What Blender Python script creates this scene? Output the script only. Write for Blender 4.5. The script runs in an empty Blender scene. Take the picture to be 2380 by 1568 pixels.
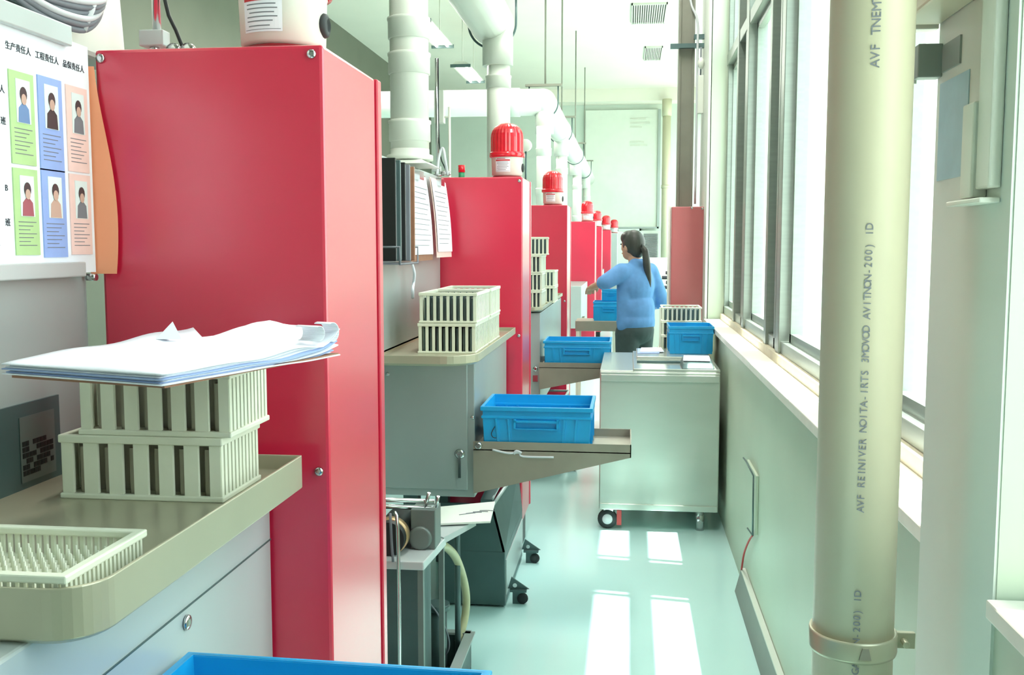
import bpy, bmesh, math, random
from mathutils import Vector, Matrix
random.seed(4)
sc = bpy.context.scene
COL = sc.collection
R = math.radians
# ------------------------------------------------------------------ camera, sky, sun, exposure
cam_d = bpy.data.cameras.new('camera'); cam = bpy.data.objects.new('camera', cam_d); COL.objects.link(cam)
cam.location = (0, 0, 1.5)
cam.rotation_euler = (R(90-5.217), 0, R(6.717))
cam_d.sensor_width = 36; cam_d.lens = 2300/2380*36; cam_d.clip_start = .02; cam_d.clip_end = 200
sc.camera = cam
sc.view_settings.view_transform = 'Standard'; sc.view_settings.look = 'None'
sc.view_settings.gamma = 1; sc.view_settings.use_curve_mapping = False
sc.view_settings.exposure = 0.8
w = bpy.data.worlds.new('sky'); sc.world = w; w.use_nodes = True
nt = w.node_tree; nt.nodes.clear()
bg = nt.nodes.new('ShaderNodeBackground'); wo = nt.nodes.new('ShaderNodeOutputWorld')
tc = nt.nodes.new('ShaderNodeTexCoord'); sp = nt.nodes.new('ShaderNodeSeparateXYZ'); cr = nt.nodes.new('ShaderNodeValToRGB')
nt.links.new(tc.outputs['Generated'], sp.inputs[0]); nt.links.new(sp.outputs['Z'], cr.inputs[0])
cr.color_ramp.elements[0].color = (.93, 1, .97, 1); cr.color_ramp.elements[1].color = (.78, .93, 1, 1)
nt.links.new(cr.outputs[0], bg.inputs[0]); bg.inputs[1].default_value = 3.0
nt.links.new(bg.outputs[0], wo.inputs[0])
sun_d = bpy.data.lights.new('sun', 'SUN'); sun_d.energy = 9; sun_d.angle = R(.6); sun_d.color = (1, .97, .9)
sun = bpy.data.objects.new('sun', sun_d); COL.objects.link(sun)
sun.rotation_euler = Vector((-1, .15, -4.5)).to_track_quat('-Z', 'Y').to_euler(); sun.location = (6, -3, 12)

# ------------------------------------------------------------------ materials
def s2l(c):
    return tuple((v/255/12.92 if v/255 <= .04045 else ((v/255+.055)/1.055)**2.4) for v in c)
MATS = {}
def mat(name, rgb, rough=.5, metal=0., var=.06, scale=6., coat=0., bump=0., stretch=None, trans=0., emit=0., spec=.5):
    m = bpy.data.materials.new(name); m.use_nodes = True
    n = m.node_tree.nodes; l = m.node_tree.links; b = n['Principled BSDF']
    c = s2l(rgb)
    t = n.new('ShaderNodeTexCoord'); mp = n.new('ShaderNodeMapping'); nz = n.new('ShaderNodeTexNoise')
    l.new(t.outputs['Object'], mp.inputs[0]); l.new(mp.outputs[0], nz.inputs[0])
    if stretch: mp.inputs['Scale'].default_value = stretch
    nz.inputs['Scale'].default_value = scale; nz.inputs['Detail'].default_value = 4
    r = n.new('ShaderNodeValToRGB'); l.new(nz.outputs[0], r.inputs[0])
    r.color_ramp.elements[0].position = .3; r.color_ramp.elements[1].position = .7
    r.color_ramp.elements[0].color = (*[v*(1-var) for v in c], 1); r.color_ramp.elements[1].color = (*[min(1, v*(1+var)) for v in c], 1)
    l.new(r.outputs[0], b.inputs['Base Color'])
    b.inputs['Roughness'].default_value = rough; b.inputs['Metallic'].default_value = metal
    b.inputs['Coat Weight'].default_value = coat; b.inputs['Coat Roughness'].default_value = .24; b.inputs['Coat IOR'].default_value = 1.65
    b.inputs['Specular IOR Level'].default_value = spec
    b.inputs['Transmission Weight'].default_value = trans
    if emit:
        b.inputs['Emission Color'].default_value = (1, .98, .92, 1); b.inputs['Emission Strength'].default_value = emit
    if bump:
        bp = n.new('ShaderNodeBump'); bp.inputs['Strength'].default_value = bump; bp.inputs['Distance'].default_value = .002
        l.new(nz.outputs[0], bp.inputs['Height']); l.new(bp.outputs[0], b.inputs['Normal'])
    MATS[name] = m
    return m
M = lambda k: MATS[k]
mat('floor_epoxy', (200, 240, 238), .14, var=.03, scale=1.2)
mat('wall_paint', (192, 206, 186), .45, var=.04, scale=2)
mat('wall_grey', (100, 104, 90), .7, var=.08, scale=1)
mat('pier_paint', (212, 222, 212), .5, var=.03, scale=2)
mat('ceiling_paint', (238, 232, 220), .8, var=.02, scale=1)
mat('white_panel', (226, 230, 220), .5, var=.02)
mat('sill_stone', (235, 232, 222), .4, var=.03, scale=20)
mat('ledge_stone', (205, 195, 170), .5, var=.08, scale=12)
mat('aluminium', (150, 160, 152), .35, .5, var=.05, stretch=(1, 1, 12))
mat('red_paint', (214, 30, 68), .3, var=.04, scale=3, coat=.8)
mat('red_dark', (150, 20, 35), .5)
mat('machine_grey', (176, 186, 184), .38, .3, var=.05, scale=2)
mat('machine_pale', (196, 204, 204), .35, .25, var=.04, scale=2)
mat('tray_steel', (188, 184, 160), .34, .4, var=.07, scale=4)
mat('shelf_steel', (160, 154, 140), .4, .45, var=.1, scale=5)
mat('cart_steel', (196, 202, 194), .22, .55, var=.05, scale=1.5, stretch=(1, 1, 4))
mat('chrome', (205, 205, 205), .18, 1)
mat('casting', (112, 124, 120), .45, .4, var=.1)
mat('red_hazed', (188, 92, 96), .3, var=.04, coat=1.)  # cabinet red with window haze and glare mixed into the colour
mat('dark_steel', (84, 106, 106), .4, .4, var=.12, scale=5)
mat('black', (28, 32, 32), .45, .1, var=.1)
mat('column_brown', (134, 134, 122), .6, var=.08)
mat('pvc_white', (222, 226, 216), .35, var=.02, scale=4)
mat('pvc_cream', (200, 194, 168), .38, var=.04, scale=5, stretch=(1, 1, .2))
mat('rack_cream', (224, 226, 206), .45, var=.04, scale=15)
mat('blue_plastic', (26, 158, 216), .3, var=.05, scale=8)
mat('blue_bright', (10, 140, 225), .35, var=.04, scale=8)
mat('paper', (236, 238, 246), .7, var=.02, scale=8)
mat('paper_blue', (160, 178, 220), .7, var=.03)
mat('hardboard', (150, 105, 80), .6, var=.1, scale=30)
mat('dome_red', (225, 22, 45), .15, coat=.6, var=.1, scale=30)
mat('ink', (40, 45, 55), .7)
mat('ink_red', (200, 50, 55), .7)
mat('card_green', (176, 208, 148), .6, var=.04, scale=30)
mat('card_blue', (148, 172, 228), .6, var=.04, scale=30)
mat('card_pink', (240, 205, 198), .6, var=.04, scale=30)
mat('photo_bg', (222, 232, 232), .6)
mat('photo_skin', (200, 165, 150), .6)
mat('photo_hair', (75, 60, 62), .6)
mat('shirt_blue', (110, 140, 185), .6)
mat('shirt_red', (165, 90, 100), .6)
mat('orange_film', (250, 164, 124), .45, var=.02)
mat('cable_grey', (120, 124, 132), .5)
mat('cable_pale', (205, 208, 212), .5)
mat('hose', (196, 192, 150), .4, var=.08, scale=20)
mat('copper', (190, 160, 120), .3, .7)
mat('lamp_tube', (255, 252, 235), .5, emit=7)
mat('lamp_body', (215, 215, 205), .5)
mat('skin', (205, 160, 135), .5, var=.03)
mat('hair', (62, 62, 58), .45, var=.25, scale=40, stretch=(1, 1, .08))
mat('uniform', (100, 150, 206), .8, var=.1, scale=14, bump=.6)
mat('trousers', (62, 76, 76), .85, var=.1, scale=20)
mat('shoe', (40, 40, 45), .5)
mat('green_plastic', (60, 170, 120), .4)
mat('rubber', (45, 50, 52), .6)
mat('wheel_red', (190, 60, 60), .5)
mat('ground_concrete', (190, 192, 182), .9, var=.08, scale=.5)
mat('sticker_blue', (165, 200, 210), .5, var=.08, scale=14)
mat('socket_grey', (140, 152, 145), .5)
g = bpy.data.materials.new('window_glass'); g.use_nodes = True; MATS['glass'] = g
n = g.node_tree.nodes; l = g.node_tree.links; n.clear()
o_ = n.new('ShaderNodeOutputMaterial'); mx = n.new('ShaderNodeMixShader'); tr = n.new('ShaderNodeBsdfTransparent'); gl = n.new('ShaderNodeBsdfGlossy')
mx.inputs[0].default_value = .05
gl.inputs['Roughness'].default_value = .02; tr.inputs[0].default_value = (.95, 1, .98, 1)
l.new(tr.outputs[0], mx.inputs[1]); l.new(gl.outputs[0], mx.inputs[2]); l.new(mx.outputs[0], o_.inputs[0])

# ------------------------------------------------------------------ mesh builder
class MB:
    def __init__(s): s.v = []; s.f = []; s.sm = []; s.mi = []
    def add(s, vs, fs, smooth=False, m=0):
        k = len(s.v); s.v += [tuple(v) for v in vs]
        for f in fs: s.f.append(tuple(i+k for i in f)); s.sm.append(smooth); s.mi.append(m)
        return s
    def box(s, x0, x1, y0, y1, z0, z1, m=0):
        vs = [(x, y, z) for x in (x0, x1) for y in (y0, y1) for z in (z0, z1)]
        return s.add(vs, [(0,1,3,2),(4,6,7,5),(0,4,5,1),(2,3,7,6),(0,2,6,4),(1,5,7,3)], False, m)
    def frame(s, x0, x1, y0, y1, z0, z1, w, m=0):   # rectangular ring
        O = [(x0, y0), (x1, y0), (x1, y1), (x0, y1)]; I = [(x0+w, y0+w), (x1-w, y0+w), (x1-w, y1-w), (x0+w, y1-w)]
        vs = [(x, y, z) for z in (z0, z1) for q in (O, I) for x, y in q]
        fs = []
        for i in range(4):
            j = (i+1) % 4; fs += [(i, j, 8+j, 8+i), (4+j, 4+i, 12+i, 12+j), (8+i, 8+j, 12+j, 12+i), (j, i, 4+i, 4+j)]
        return s.add(vs, fs, False, m)
    def hexa(s, p, m=0):   # p: 4 bottom, 4 top (ccw)
        return s.add(p, [(3,2,1,0),(4,5,6,7),(0,1,5,4),(1,2,6,5),(2,3,7,6),(3,0,4,7)], False, m)
    def cyl(s, a, b, r, r2=None, n=20, m=0, cap=True):
        a = Vector(a); b = Vector(b); r2 = r if r2 is None else r2
        d = (b-a).normalized(); u = d.orthogonal().normalized(); w_ = d.cross(u)
        vs = []
        for p, q in ((a, r), (b, r2)):
            for i in range(n):
                t = 2*math.pi*i/n; vs.append(p+(u*math.cos(t)+w_*math.sin(t))*q)
        s.add(vs, [(i, (i+1) % n, n+(i+1) % n, n+i) for i in range(n)], True, m)
        if cap:
            k = len(s.v)-2*n
            s.f.append(tuple(k+i for i in reversed(range(n)))); s.sm.append(False); s.mi.append(m)
            s.f.append(tuple(k+n+i for i in range(n))); s.sm.append(False); s.mi.append(m)
        return s
    def lathe(s, prof, c=(0, 0, 0), n=32, rib=0, ribamp=0, m=0, axis='z'):
        vs = []
        for r, z in prof:
            for i in range(n):
                t = 2*math.pi*i/n; rr = r*(1+(ribamp if rib and (i % 2) else 0))
                x, y = rr*math.cos(t), rr*math.sin(t)
                p = (x, y, z) if axis == 'z' else ((z, x, y) if axis == 'x' else (x, z, y))
                vs.append((c[0]+p[0], c[1]+p[1], c[2]+p[2]))
        fs = []
        for j in range(len(prof)-1):
            for i in range(n):
                fs.append((j*n+i, j*n+(i+1) % n, (j+1)*n+(i+1) % n, (j+1)*n+i))
        s.add(vs, fs, not rib, m); k = len(s.v)-len(vs)
        s.f.append(tuple(k+i for i in reversed(range(n)))); s.sm.append(False); s.mi.append(m)
        s.f.append(tuple(k+(len(prof)-1)*n+i for i in range(n))); s.sm.append(False); s.mi.append(m)
        return s
    def tube(s, pts, r, n=10, m=0, sub=0):
        P = [Vector(p) for p in pts]
        if sub:
            Q = []
            for i in range(len(P)-1):
                p0 = P[max(i-1, 0)]; p1 = P[i]; p2 = P[i+1]; p3 = P[min(i+2, len(P)-1)]
                for k in range(sub):
                    t = k/sub
                    Q.append(.5*((2*p1)+(p2-p0)*t+(2*p0-5*p1+4*p2-p3)*t*t+(3*p1-p0-3*p2+p3)*t**3))
            P = Q+[P[-1]]
        vs = []; u = None
        for i, p in enumerate(P):
            d = (P[min(i+1, len(P)-1)]-P[max(i-1, 0)]).normalized()
            if u is None: u = d.orthogonal().normalized()
            u = (u-d*u.dot(d)).normalized(); w_ = d.cross(u)
            for k in range(n):
                t = 2*math.pi*k/n; vs.append(p+(u*math.cos(t)+w_*math.sin(t))*r)
        fs = [(j*n+i, j*n+(i+1) % n, (j+1)*n+(i+1) % n, (j+1)*n+i) for j in range(len(P)-1) for i in range(n)]
        fs += [tuple(reversed(range(n))), tuple((len(P)-1)*n+i for i in range(n))]
        return s.add(vs, fs, True, m)
    def ell(s, c, r, nu=16, nv=10, m=0):
        vs = [(c[0], c[1], c[2]-r[2])]
        for j in range(1, nv):
            a = -math.pi/2+math.pi*j/nv
            for i in range(nu):
                t = 2*math.pi*i/nu; vs.append((c[0]+r[0]*math.cos(a)*math.cos(t), c[1]+r[1]*math.cos(a)*math.sin(t), c[2]+r[2]*math.sin(a)))
        vs.append((c[0], c[1], c[2]+r[2])); L = len(vs)-1
        fs = [(0, 1+(i+1) % nu, 1+i) for i in range(nu)]
        for j in range(nv-2):
            for i in range(nu):
                a = 1+j*nu; fs.append((a+i, a+(i+1) % nu, a+nu+(i+1) % nu, a+nu+i))
        a = 1+(nv-2)*nu
        fs += [(a+i, a+(i+1) % nu, L) for i in range(nu)]
        return s.add(vs, fs, True, m)
    def prism(s, pts, axis, a, b, m=0):   # 2D polygon extruded along axis
        n = len(pts)
        def P(p, t): return {'x': (t, p[0], p[1]), 'y': (p[0], t, p[1]), 'z': (p[0], p[1], t)}[axis]
        vs = [P(p, a) for p in pts]+[P(p, b) for p in pts]
        return s.add(vs, [tuple(reversed(range(n))), tuple(range(n, 2*n))]+[(i, (i+1) % n, n+(i+1) % n, n+i) for i in range(n)], False, m)
    def build(s, name, mats, parent=None, bevel=0, label=None, thick=0):
        if isinstance(mats, str): mats = [mats]
        if parent is not None:
            off = Vector(parent.get('_o', (0, 0, 0)))
        else:
            xs, ys, zs = zip(*s.v)
            off = Vector(((min(xs)+max(xs))/2, (min(ys)+max(ys))/2, min(zs)))
        me = bpy.data.meshes.new(name)
        me.from_pydata([tuple(Vector(v)-off) for v in s.v], [], s.f)
        for k in mats: me.materials.append(M(k))
        me.polygons.foreach_set('use_smooth', s.sm); me.polygons.foreach_set('material_index', s.mi)
        bm = bmesh.new(); bm.from_mesh(me); bmesh.ops.recalc_face_normals(bm, faces=bm.faces); bm.to_mesh(me); bm.free()
        me.update()
        o = bpy.data.objects.new(name, me); COL.objects.link(o)
        if parent is not None: o.parent = parent
        else: o.location = off
        OFF[o.name] = tuple(off); o['_o'] = tuple(off)
        if bevel:
            b = o.modifiers.new('bevel', 'BEVEL'); b.width = bevel; b.segments = 2; b.limit_method = 'ANGLE'
        if label: o['label'] = label
        return o
OFF = {}
def thing(name, label, cat, loc=(0, 0, 0), group=None):
    o = bpy.data.objects.new(name, None); COL.objects.link(o); o.location = loc; o.empty_display_size = .05
    o['_o'] = tuple(loc); o['label'] = label; o['category'] = cat
    if group: o['group'] = group
    return o
def tag(o, label, cat, group=None, kind=None):
    o['label'] = label; o['category'] = cat
    if group: o['group'] = group
    if kind: o['kind'] = kind
    return o
def struct(name, mb, m, bevel=0, parent=None):
    o = mb.build(name, m, parent, bevel)
    if parent is None: o['kind'] = 'structure'
    return o
def dup(root, loc, rot=None, label=None, group=None, scale=None):
    r = root.copy(); COL.objects.link(r); r.location = loc
    if rot is not None: r.rotation_euler = (0, 0, rot)
    if scale: r.scale = scale
    if label: r['label'] = label
    if group: r['group'] = group
    for ch in list(root.children):
        c = ch.copy(); COL.objects.link(c); c.parent = r
        for gch in list(ch.children):
            d = gch.copy(); COL.objects.link(d); d.parent = c
    return r
def text(body, size, name, m, parent, origin, right, up, align='CENTER', ext=.0003):
    cu = bpy.data.curves.new('t', 'FONT'); cu.body = body; cu.size = size; cu.align_x = align; cu.align_y = 'CENTER'; cu.extrude = ext
    cu.resolution_u = 3
    ob = bpy.data.objects.new('t', cu); COL.objects.link(ob)
    dg = bpy.context.evaluated_depsgraph_get(); dg.update()
    me = bpy.data.meshes.new_from_object(ob.evaluated_get(dg)); bpy.data.objects.remove(ob)
    r_ = Vector(right).normalized(); u_ = Vector(up).normalized(); n_ = r_.cross(u_)
    off = Vector(parent['_o'])
    mtx = Matrix(((r_.x, u_.x, n_.x, origin[0]-off.x), (r_.y, u_.y, n_.y, origin[1]-off.y), (r_.z, u_.z, n_.z, origin[2]-off.z), (0, 0, 0, 1)))
    me.transform(mtx); me.materials.clear(); me.materials.append(M(m)); me.name = name
    o = bpy.data.objects.new(name, me); COL.objects.link(o); o.parent = parent; o['_o'] = tuple(off)
    return o

# ------------------------------------------------------------------ setting
XW, XP, XF = .52, .47, .62      # wall face, near pier face, window frame plane
struct('floor', MB().box(-5, .712, -3, 7.25, -.12, 0).box(-5, 2.6, 7.25, 25.2, -.12, 0), 'floor_epoxy')
struct('ceiling', MB().box(-5, .712, -3, 7.25, 5.3, 5.45).box(-5, 2.6, 7.25, 25.2, 5.3, 5.45), 'ceiling_paint')
struct('trim_1', MB().box(-5, 2.6, 24.4, 25, 5.0, 5.3), 'ceiling_paint')
struct('wall_left', MB().box(-5.15, -5, -3, 25.2, 0, 5.3), 'wall_grey')
struct('wall_front', MB().box(-5, 2.6, 25, 25.2, 0, 5.3), 'pier_paint')
struct('wall_back', MB().box(-5, .712, -3.15, -3, 0, 5.3), 'pier_paint')
# right wall: parapet, piers and head
wr = MB()
XO = .712
wr.box(XW, XO, 1.61, 7.3, 0, 1.0); wr.box(XF-.02, XO, 1.61, 6.62, 1.0, 1.066, 1)
wr.box(XP, XO, -3, 1.61, 0, 1.03); wr.box(XP, XO, 1.29, 1.61, 1.03, 3.8); wr.box(XP, XO, -3, .05, 1.03, 3.8)
wr.box(XW, XO, 6.62, 7.3, 1.0, 3.8); wr.box(XP, XO, -3, 1.61, 3.8, 5.3); wr.box(XW, XO, 1.61, 7.3, 3.8, 5.3)
struct('wall_right', wr, ['wall_paint', 'ledge_stone'])
# paint the piers paler than the parapet: thin plaster band of the pier
struct('trim_2', MB().box(XP-.004, XP, 1.292, 1.608, .0, 5.3), 'pier_paint')
struct('trim_3', MB().box(.495, XF-.02, 1.615, 6.61, 1.0, 1.03), 'sill_stone', .003)
struct('trim_4', MB().box(XP-.015, .66, .06, 1.285, 1.03, 1.055), 'sill_stone', .003)
struct('trim_5', MB().box(.5, .515, 6.625, 7.29, 0, 5.3), 'white_panel')
# recessed bay beyond the pier
struct('wall_side', MB().box(XO, 2.45, 7.2, 7.3, 0, 5.3).box(2.4, 2.6, 7.3, 25, 0, .9).box(2.4, 2.6, 7.3, 25, 4.4, 5.3), 'pier_paint')
wb = thing('window_added', 'added unseen window bay far beyond the pier, letting daylight in', 'window', (2.5, 16, .9)); wb['kind'] = 'structure'  # out-of-view windows put in to bring daylight into the far end
fm = MB(); gm = MB()
for k in range(9):
    y = 7.35+k*2.2; fm.box(2.46, 2.54, y, y+.08, .9, 4.4)
fm.box(2.46, 2.54, 7.3, 25, 2.7, 2.78); gm.box(2.498, 2.502, 7.3, 25, .9, 4.4)
fm.build('window_frame', 'aluminium', wb); gm.build('pane', 'glass', wb)

def window(name, y0, y1, z0, z1, mull, zt, x=XF):
    t = thing(name, 'aluminium window', 'window', (x+.04, (y0+y1)/2, z0)); t['kind'] = 'structure'
    del t['category']; del t['label']
    f = MB()
    f.box(x, x+.09, y0, y1, z0, z0+.05); f.box(x, x+.09, y0, y1, z1-.05, z1)
    f.box(x-.005, x+.09, y0, y1, zt, zt+.07)
    f.box(x, x+.09, y0, y0+.05, z0, z1); f.box(x, x+.09, y1-.05, y1, z0, z1)
    edges = [y0]
    for a, b in mull:
        f.box(x-.01, x+.09, a, a+.09, z0, z1); f.box(x-.01, x+.09, b-.07, b, z0, z1)
        f.box(x+.03, x+.07, a+.09, b-.07, z0, z1); f.box(x+.0, x+.03, a+.17, a+.21, z0, z1)
        edges += [a, b]
    edges.append(y1)
    f.build('window_frame', 'aluminium', t, .003)
    for i in range(0, len(edges), 2):
        a, b = edges[i], edges[i+1]
        # sliding sash inside each light, with its own rails
        s = MB()
        for za, zb in ((z0+.05, zt), (zt+.07, z1-.05)):
            s.box(x+.03, x+.06, a+.03, b-.03, za, za+.035); s.box(x+.03, x+.06, a+.03, b-.03, zb-.035, zb)
            s.box(x+.03, x+.06, a+.02, a+.06, za, zb); s.box(x+.03, x+.06, b-.06, b-.02, za, zb)
        so = s.build('sash', 'aluminium', t)
        MB().box(x+.043, x+.047, a+.03, b-.03, z0+.05, z1-.05).build('pane', 'glass', so)
    return t
window('window_1', 1.63, 6.62, 1.066, 3.8, [(2.55, 3.05), (4.13, 4.58), (5.4, 5.95)], 2.66)
window('window_2', .06, 1.28, 1.06, 3.8, [], 2.66)
struct('ground_outside', MB().box(.8, 60, -30, 90, -.3, -.2), 'ground_concrete')

# ------------------------------------------------------------------ ceiling items
def ceiling_vent(x0, x1, y0, y1, nslat, label):
    t = thing('ceiling_vent', label, 'vent', ((x0+x1)/2, (y0+y1)/2, 5.27), 'slatted vents in the ceiling')
    f = MB(); f.box(x0, x1, y0, y0+.04, 5.27, 5.3); f.box(x0, x1, y1-.04, y1, 5.27, 5.3); f.box(x0, x0+.02, y0, y1, 5.27, 5.3); f.box(x1-.02, x1, y0, y1, 5.27, 5.3)
    f.build('frame', 'lamp_body', t)
    MB().box(x0+.02, x1-.02, y0+.04, y1-.04, 5.295, 5.299).build('backing', 'black', t)
    for i in range(nslat):
        x = x0+.03+(x1-x0-.06)*(i+.5)/nslat; wd = (x1-x0)/nslat*.24
        MB().box(x-wd, x+wd, y0+.04, y1-.04, 5.272, 5.29).build('slat', 'lamp_body', t)
ceiling_vent(0., .56, 16., 17.38, 14, 'nearer and larger slatted vent in the pale ceiling')
ceiling_vent(.26, .6, 19.4, 20.72, 9, 'farther and smaller slatted vent in the pale ceiling')

def ceiling_light(x, y0, y1, label, z=4.5, pw=70):
    t = thing('ceiling_light', label, 'ceiling light', (x, (y0+y1)/2, z), 'hanging twin-tube ceiling lights')
    b = MB(); b.prism([(x-.16, z), (x-.08, z+.06), (x+.08, z+.06), (x+.16, z)], 'y', y0, y1); b.build('reflector', 'lamp_body', t)
    for s in (-1, 1): MB().cyl((x+s*.08, y0+.04, z-.018), (x+s*.08, y1-.04, z-.018), .018, n=12).build('tube', 'lamp_tube', t)
    e = MB(); e.box(x-.17, x+.17, y0-.02, y0, z-.04, z+.01); e.box(x-.17, x+.17, y1, y1+.02, z-.04, z+.01); e.build('end_cap', 'dark_steel', t)
    for yh in (y0+.2, y1-.2): MB().cyl((x, yh, z+.06), (x, yh, 5.3), .008, n=8).build('hanger', 'lamp_body', t)
    ld = bpy.data.lights.new('tube_light', 'AREA'); ld.shape = 'RECTANGLE'; ld.size = .3; ld.size_y = y1-y0; ld.energy = pw; ld.color = (1, .99, .93)
    lo = bpy.data.objects.new('tube_light', ld); COL.objects.link(lo); lo.parent = t; lo.location = (0, 0, -.05)
ceiling_light(-2.8, 16.5, 18.1, 'far fluorescent ceiling light beyond the white tee duct, above the cross duct')
ceiling_light(-2.8, 13.2, 14.9, 'fluorescent ceiling light partly hidden behind the nearest white downpipe')
ceiling_light(-2.8, 9.6, 11.2, 'added fluorescent light in the same row, unseen above the top edge of the picture')  # added lamp, out of view, for extra brightness
for y, lab in ((1.6, 'nearest'), (5.0, 'middle'), (8.6, 'farthest')): ceiling_light(-.1, y, y+1.6, lab+' added fluorescent light over the aisle, unseen above the edge of the picture', 4.6, 34)  # lamps added out of view to brighten the aisle floor and tray tops

# ------------------------------------------------------------------ ducts
DX, DZ, DR = -.95, 3.14, .15
t = thing('extraction_duct', 'thick cream round duct running the length of the machines overhead', 'duct', (DX, 12, DZ-DR))
t['label'] = 'thick cream round duct coming from the top edge, ending above the second red cabinet'
NZ, NX = 3.045, -.96
d = MB(); d.cyl((NX, 1.5, NZ), (NX, 7.0, NZ), DR, n=32); d.ell((NX, 7.0, NZ), (DR, .08, DR), 32, 12); d.build('main_pipe', 'pvc_white', t)
for y in (4.05, 6.85):
    a = MB(); a.cyl((-.905, y, NZ), (-.905, y, NZ-.315), .105, n=24); a.build('tee_collar', 'pvc_white', t)
DX = -.99
t = thing('extraction_duct', 'thick cream round duct running on from the cross duct towards the far wall', 'duct', (DX, 17, DZ-DR))
d = MB(); d.cyl((DX, 11.4, DZ), (DX, 24.3, DZ), DR, n=32); d.ell((DX, 11.4, DZ), (DR, DR, DR), 32, 16); d.build('main_pipe', 'pvc_white', t)
for y in (11.4, 14.2, 18.0, 22.0):
    a = MB(); a.cyl((-.97, y, DZ), (-.97, y, DZ-.36), .105, n=24); a.cyl((DX, y-.2, DZ), (DX, y+.2, DZ), DR+.012, n=32) if y > 12 else None; a.build('tee_collar', 'pvc_white', t)
t = thing('cross_duct', 'thick cream round duct crossing from the left into the overhead duct', 'duct', (-3, 11.4, 2.99))
MB().cyl((-4.99, 11.4, DZ), (-1.0, 11.4, DZ), .15, n=28).build('pipe', 'pvc_white', t)
MB().cyl((-1.4, 11.4, DZ), (-1.25, 11.4, DZ), .162, n=28).build('collar', 'pvc_white', t)
def duct_hanger(y, label, DX=DX, DZ=DZ):
    t = thing('duct_hanger', label, 'hanger', (DX, y, DZ-DR-.02), 'hangers of the overhead duct')
    r = MB(); n_ = 28
    pts = [(DX+(DR+.016)*math.cos(a), y, DZ+(DR+.016)*math.sin(a)) for a in [math.pi+math.pi*i/n_ for i in range(n_+1)]]
    pts = [(DX-DR-.016, y, DZ+.19)]+pts+[(DX+DR+.016, y, DZ+.19)]
    r.tube(pts, .008, n=8); r.build('ring', 'dark_steel', t)
    MB().box(DX-.21, DX+.21, y-.03, y+.03, DZ+.19, DZ+.215).build('bracket', 'column_brown', t)
    MB().cyl((DX+.02, y, DZ+.21), (DX+.02, y, 5.3), .011, n=8).build('rod', 'column_brown', t)
duct_hanger(6.98, 'nearest hanger of the overhead duct, plate cut by the top edge of the picture', NX, NZ)
duct_hanger(11.5, 'hanger with flat dark plate and long rod where the cross duct joins')
duct_hanger(14.3, 'third hanger along the overhead duct, behind the one at the cross duct')
duct_hanger(17.9, 'fourth hanger along the overhead duct')
duct_hanger(21.5, 'farthest hanger along the overhead duct')
def downpipe(x, y, z0, r, rings, label):
    t = thing('downpipe', label, 'pipe', (x, y, z0), 'white downpipes from the overhead duct')
    MB().cyl((x, y, z0), (x, y, 2.86), r, n=28).build('pipe', 'pvc_white', t)
    for z in rings:
        MB().lathe([(r+.001, z-.02), (r+.006, z-.018), (r+.006, z+.05), (r+.009, z+.055), (r+.009, z+.065), (r+.001, z+.068)], (x, y, 0), n=28).build('coupling', 'pvc_white', t)
    return t
dp = downpipe(-.9, 4.05, 1.9, .079, (2.36, 2.22, 1.95), 'nearest and thickest white downpipe, left of the hanging fluorescent light')
MB().lathe([(.095, 1.855), (.095, 1.875), (.08, 1.88), (.08, 1.9)], (-.9, 4.05, 0)).build('flange', 'pvc_white', dp)
MB().hexa([(-1.02, 3.9, 1.832), (-.8, 3.9, 1.832), (-.8, 4.2, 1.832), (-1.02, 4.2, 1.832), (-.96, 3.98, 1.856), (-.84, 3.98, 1.856), (-.84, 4.12, 1.856), (-.96, 4.12, 1.856)]).build('hood', 'pvc_white', dp)
downpipe(-.9, 6.85, 1.86, .08, (2.6,), 'white downpipe behind the second red cabinet, under the big tee')
downpipe(-.975, 11.35, 1.83, .082, (2.55, 2.1), 'third white downpipe, behind the third beacon')
downpipe(-.96, 14.2, 1.83, .08, (2.55,), 'fourth white downpipe from the camera')
downpipe(-.94, 18.0, 1.83, .08, (2.55, 2.0), 'fifth white downpipe from the camera, above the fourth red cabinet')
downpipe(-.94, 22.0, 1.83, .08, (2.55,), 'farthest white downpipe at the end of the overhead duct')

# ------------------------------------------------------------------ red cabinets and beacons
def screws(parent, pts, r=.008, ax='y'):
    for p in pts:
        MB().lathe([(.001, 0), (r, -.002), (r*.9, -.005), (r*.4, -.006)] if ax == 'y' else [(.001, 0), (r, .002), (r*.9, .005), (r*.4, .006)], p, n=14, axis=ax).build('screw', 'chrome', parent)
rc_red = 'red_paint'
def red_cabinet(x0, x1, y0, y1, z0, z1, label, scr=()):
    t = thing('red_cabinet', label, 'cabinet', ((x0+x1)/2, (y0+y1)/2, 0), 'red cabinets along the machines')
    MB().box(x0, x1, y0, y1-.035, z0, z1).build('body', rc_red, t, .006)
    MB().box(x0-.002, x1+.004, y1-.03, y1, z0, z1).build('rear_frame', rc_red, t, .003)
    MB().box(x0+.02, x1-.02, y0+.03, y1-.04, 0, z0).build('plinth', 'black', t)
    screws(t, scr)
    return t
red_cabinet(-.893, -.499, 1.6, 1.97, .1, 1.829, 'nearest and largest red steel cabinet, behind the clipboard of papers', [(-.881, 1.6, 1.814), (-.517, 1.6, 1.813), (-.517, 1.6, 1.122)])
red_cabinet(-.9, -.5, 4.67, 5.05, .17, 1.829, 'second red steel cabinet, behind the twin racks on the tray', [(-.885, 4.67, 1.81), (-.515, 4.67, 1.81), (-.517, 4.67, 1.08), (-.52, 4.67, .22)])
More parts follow.
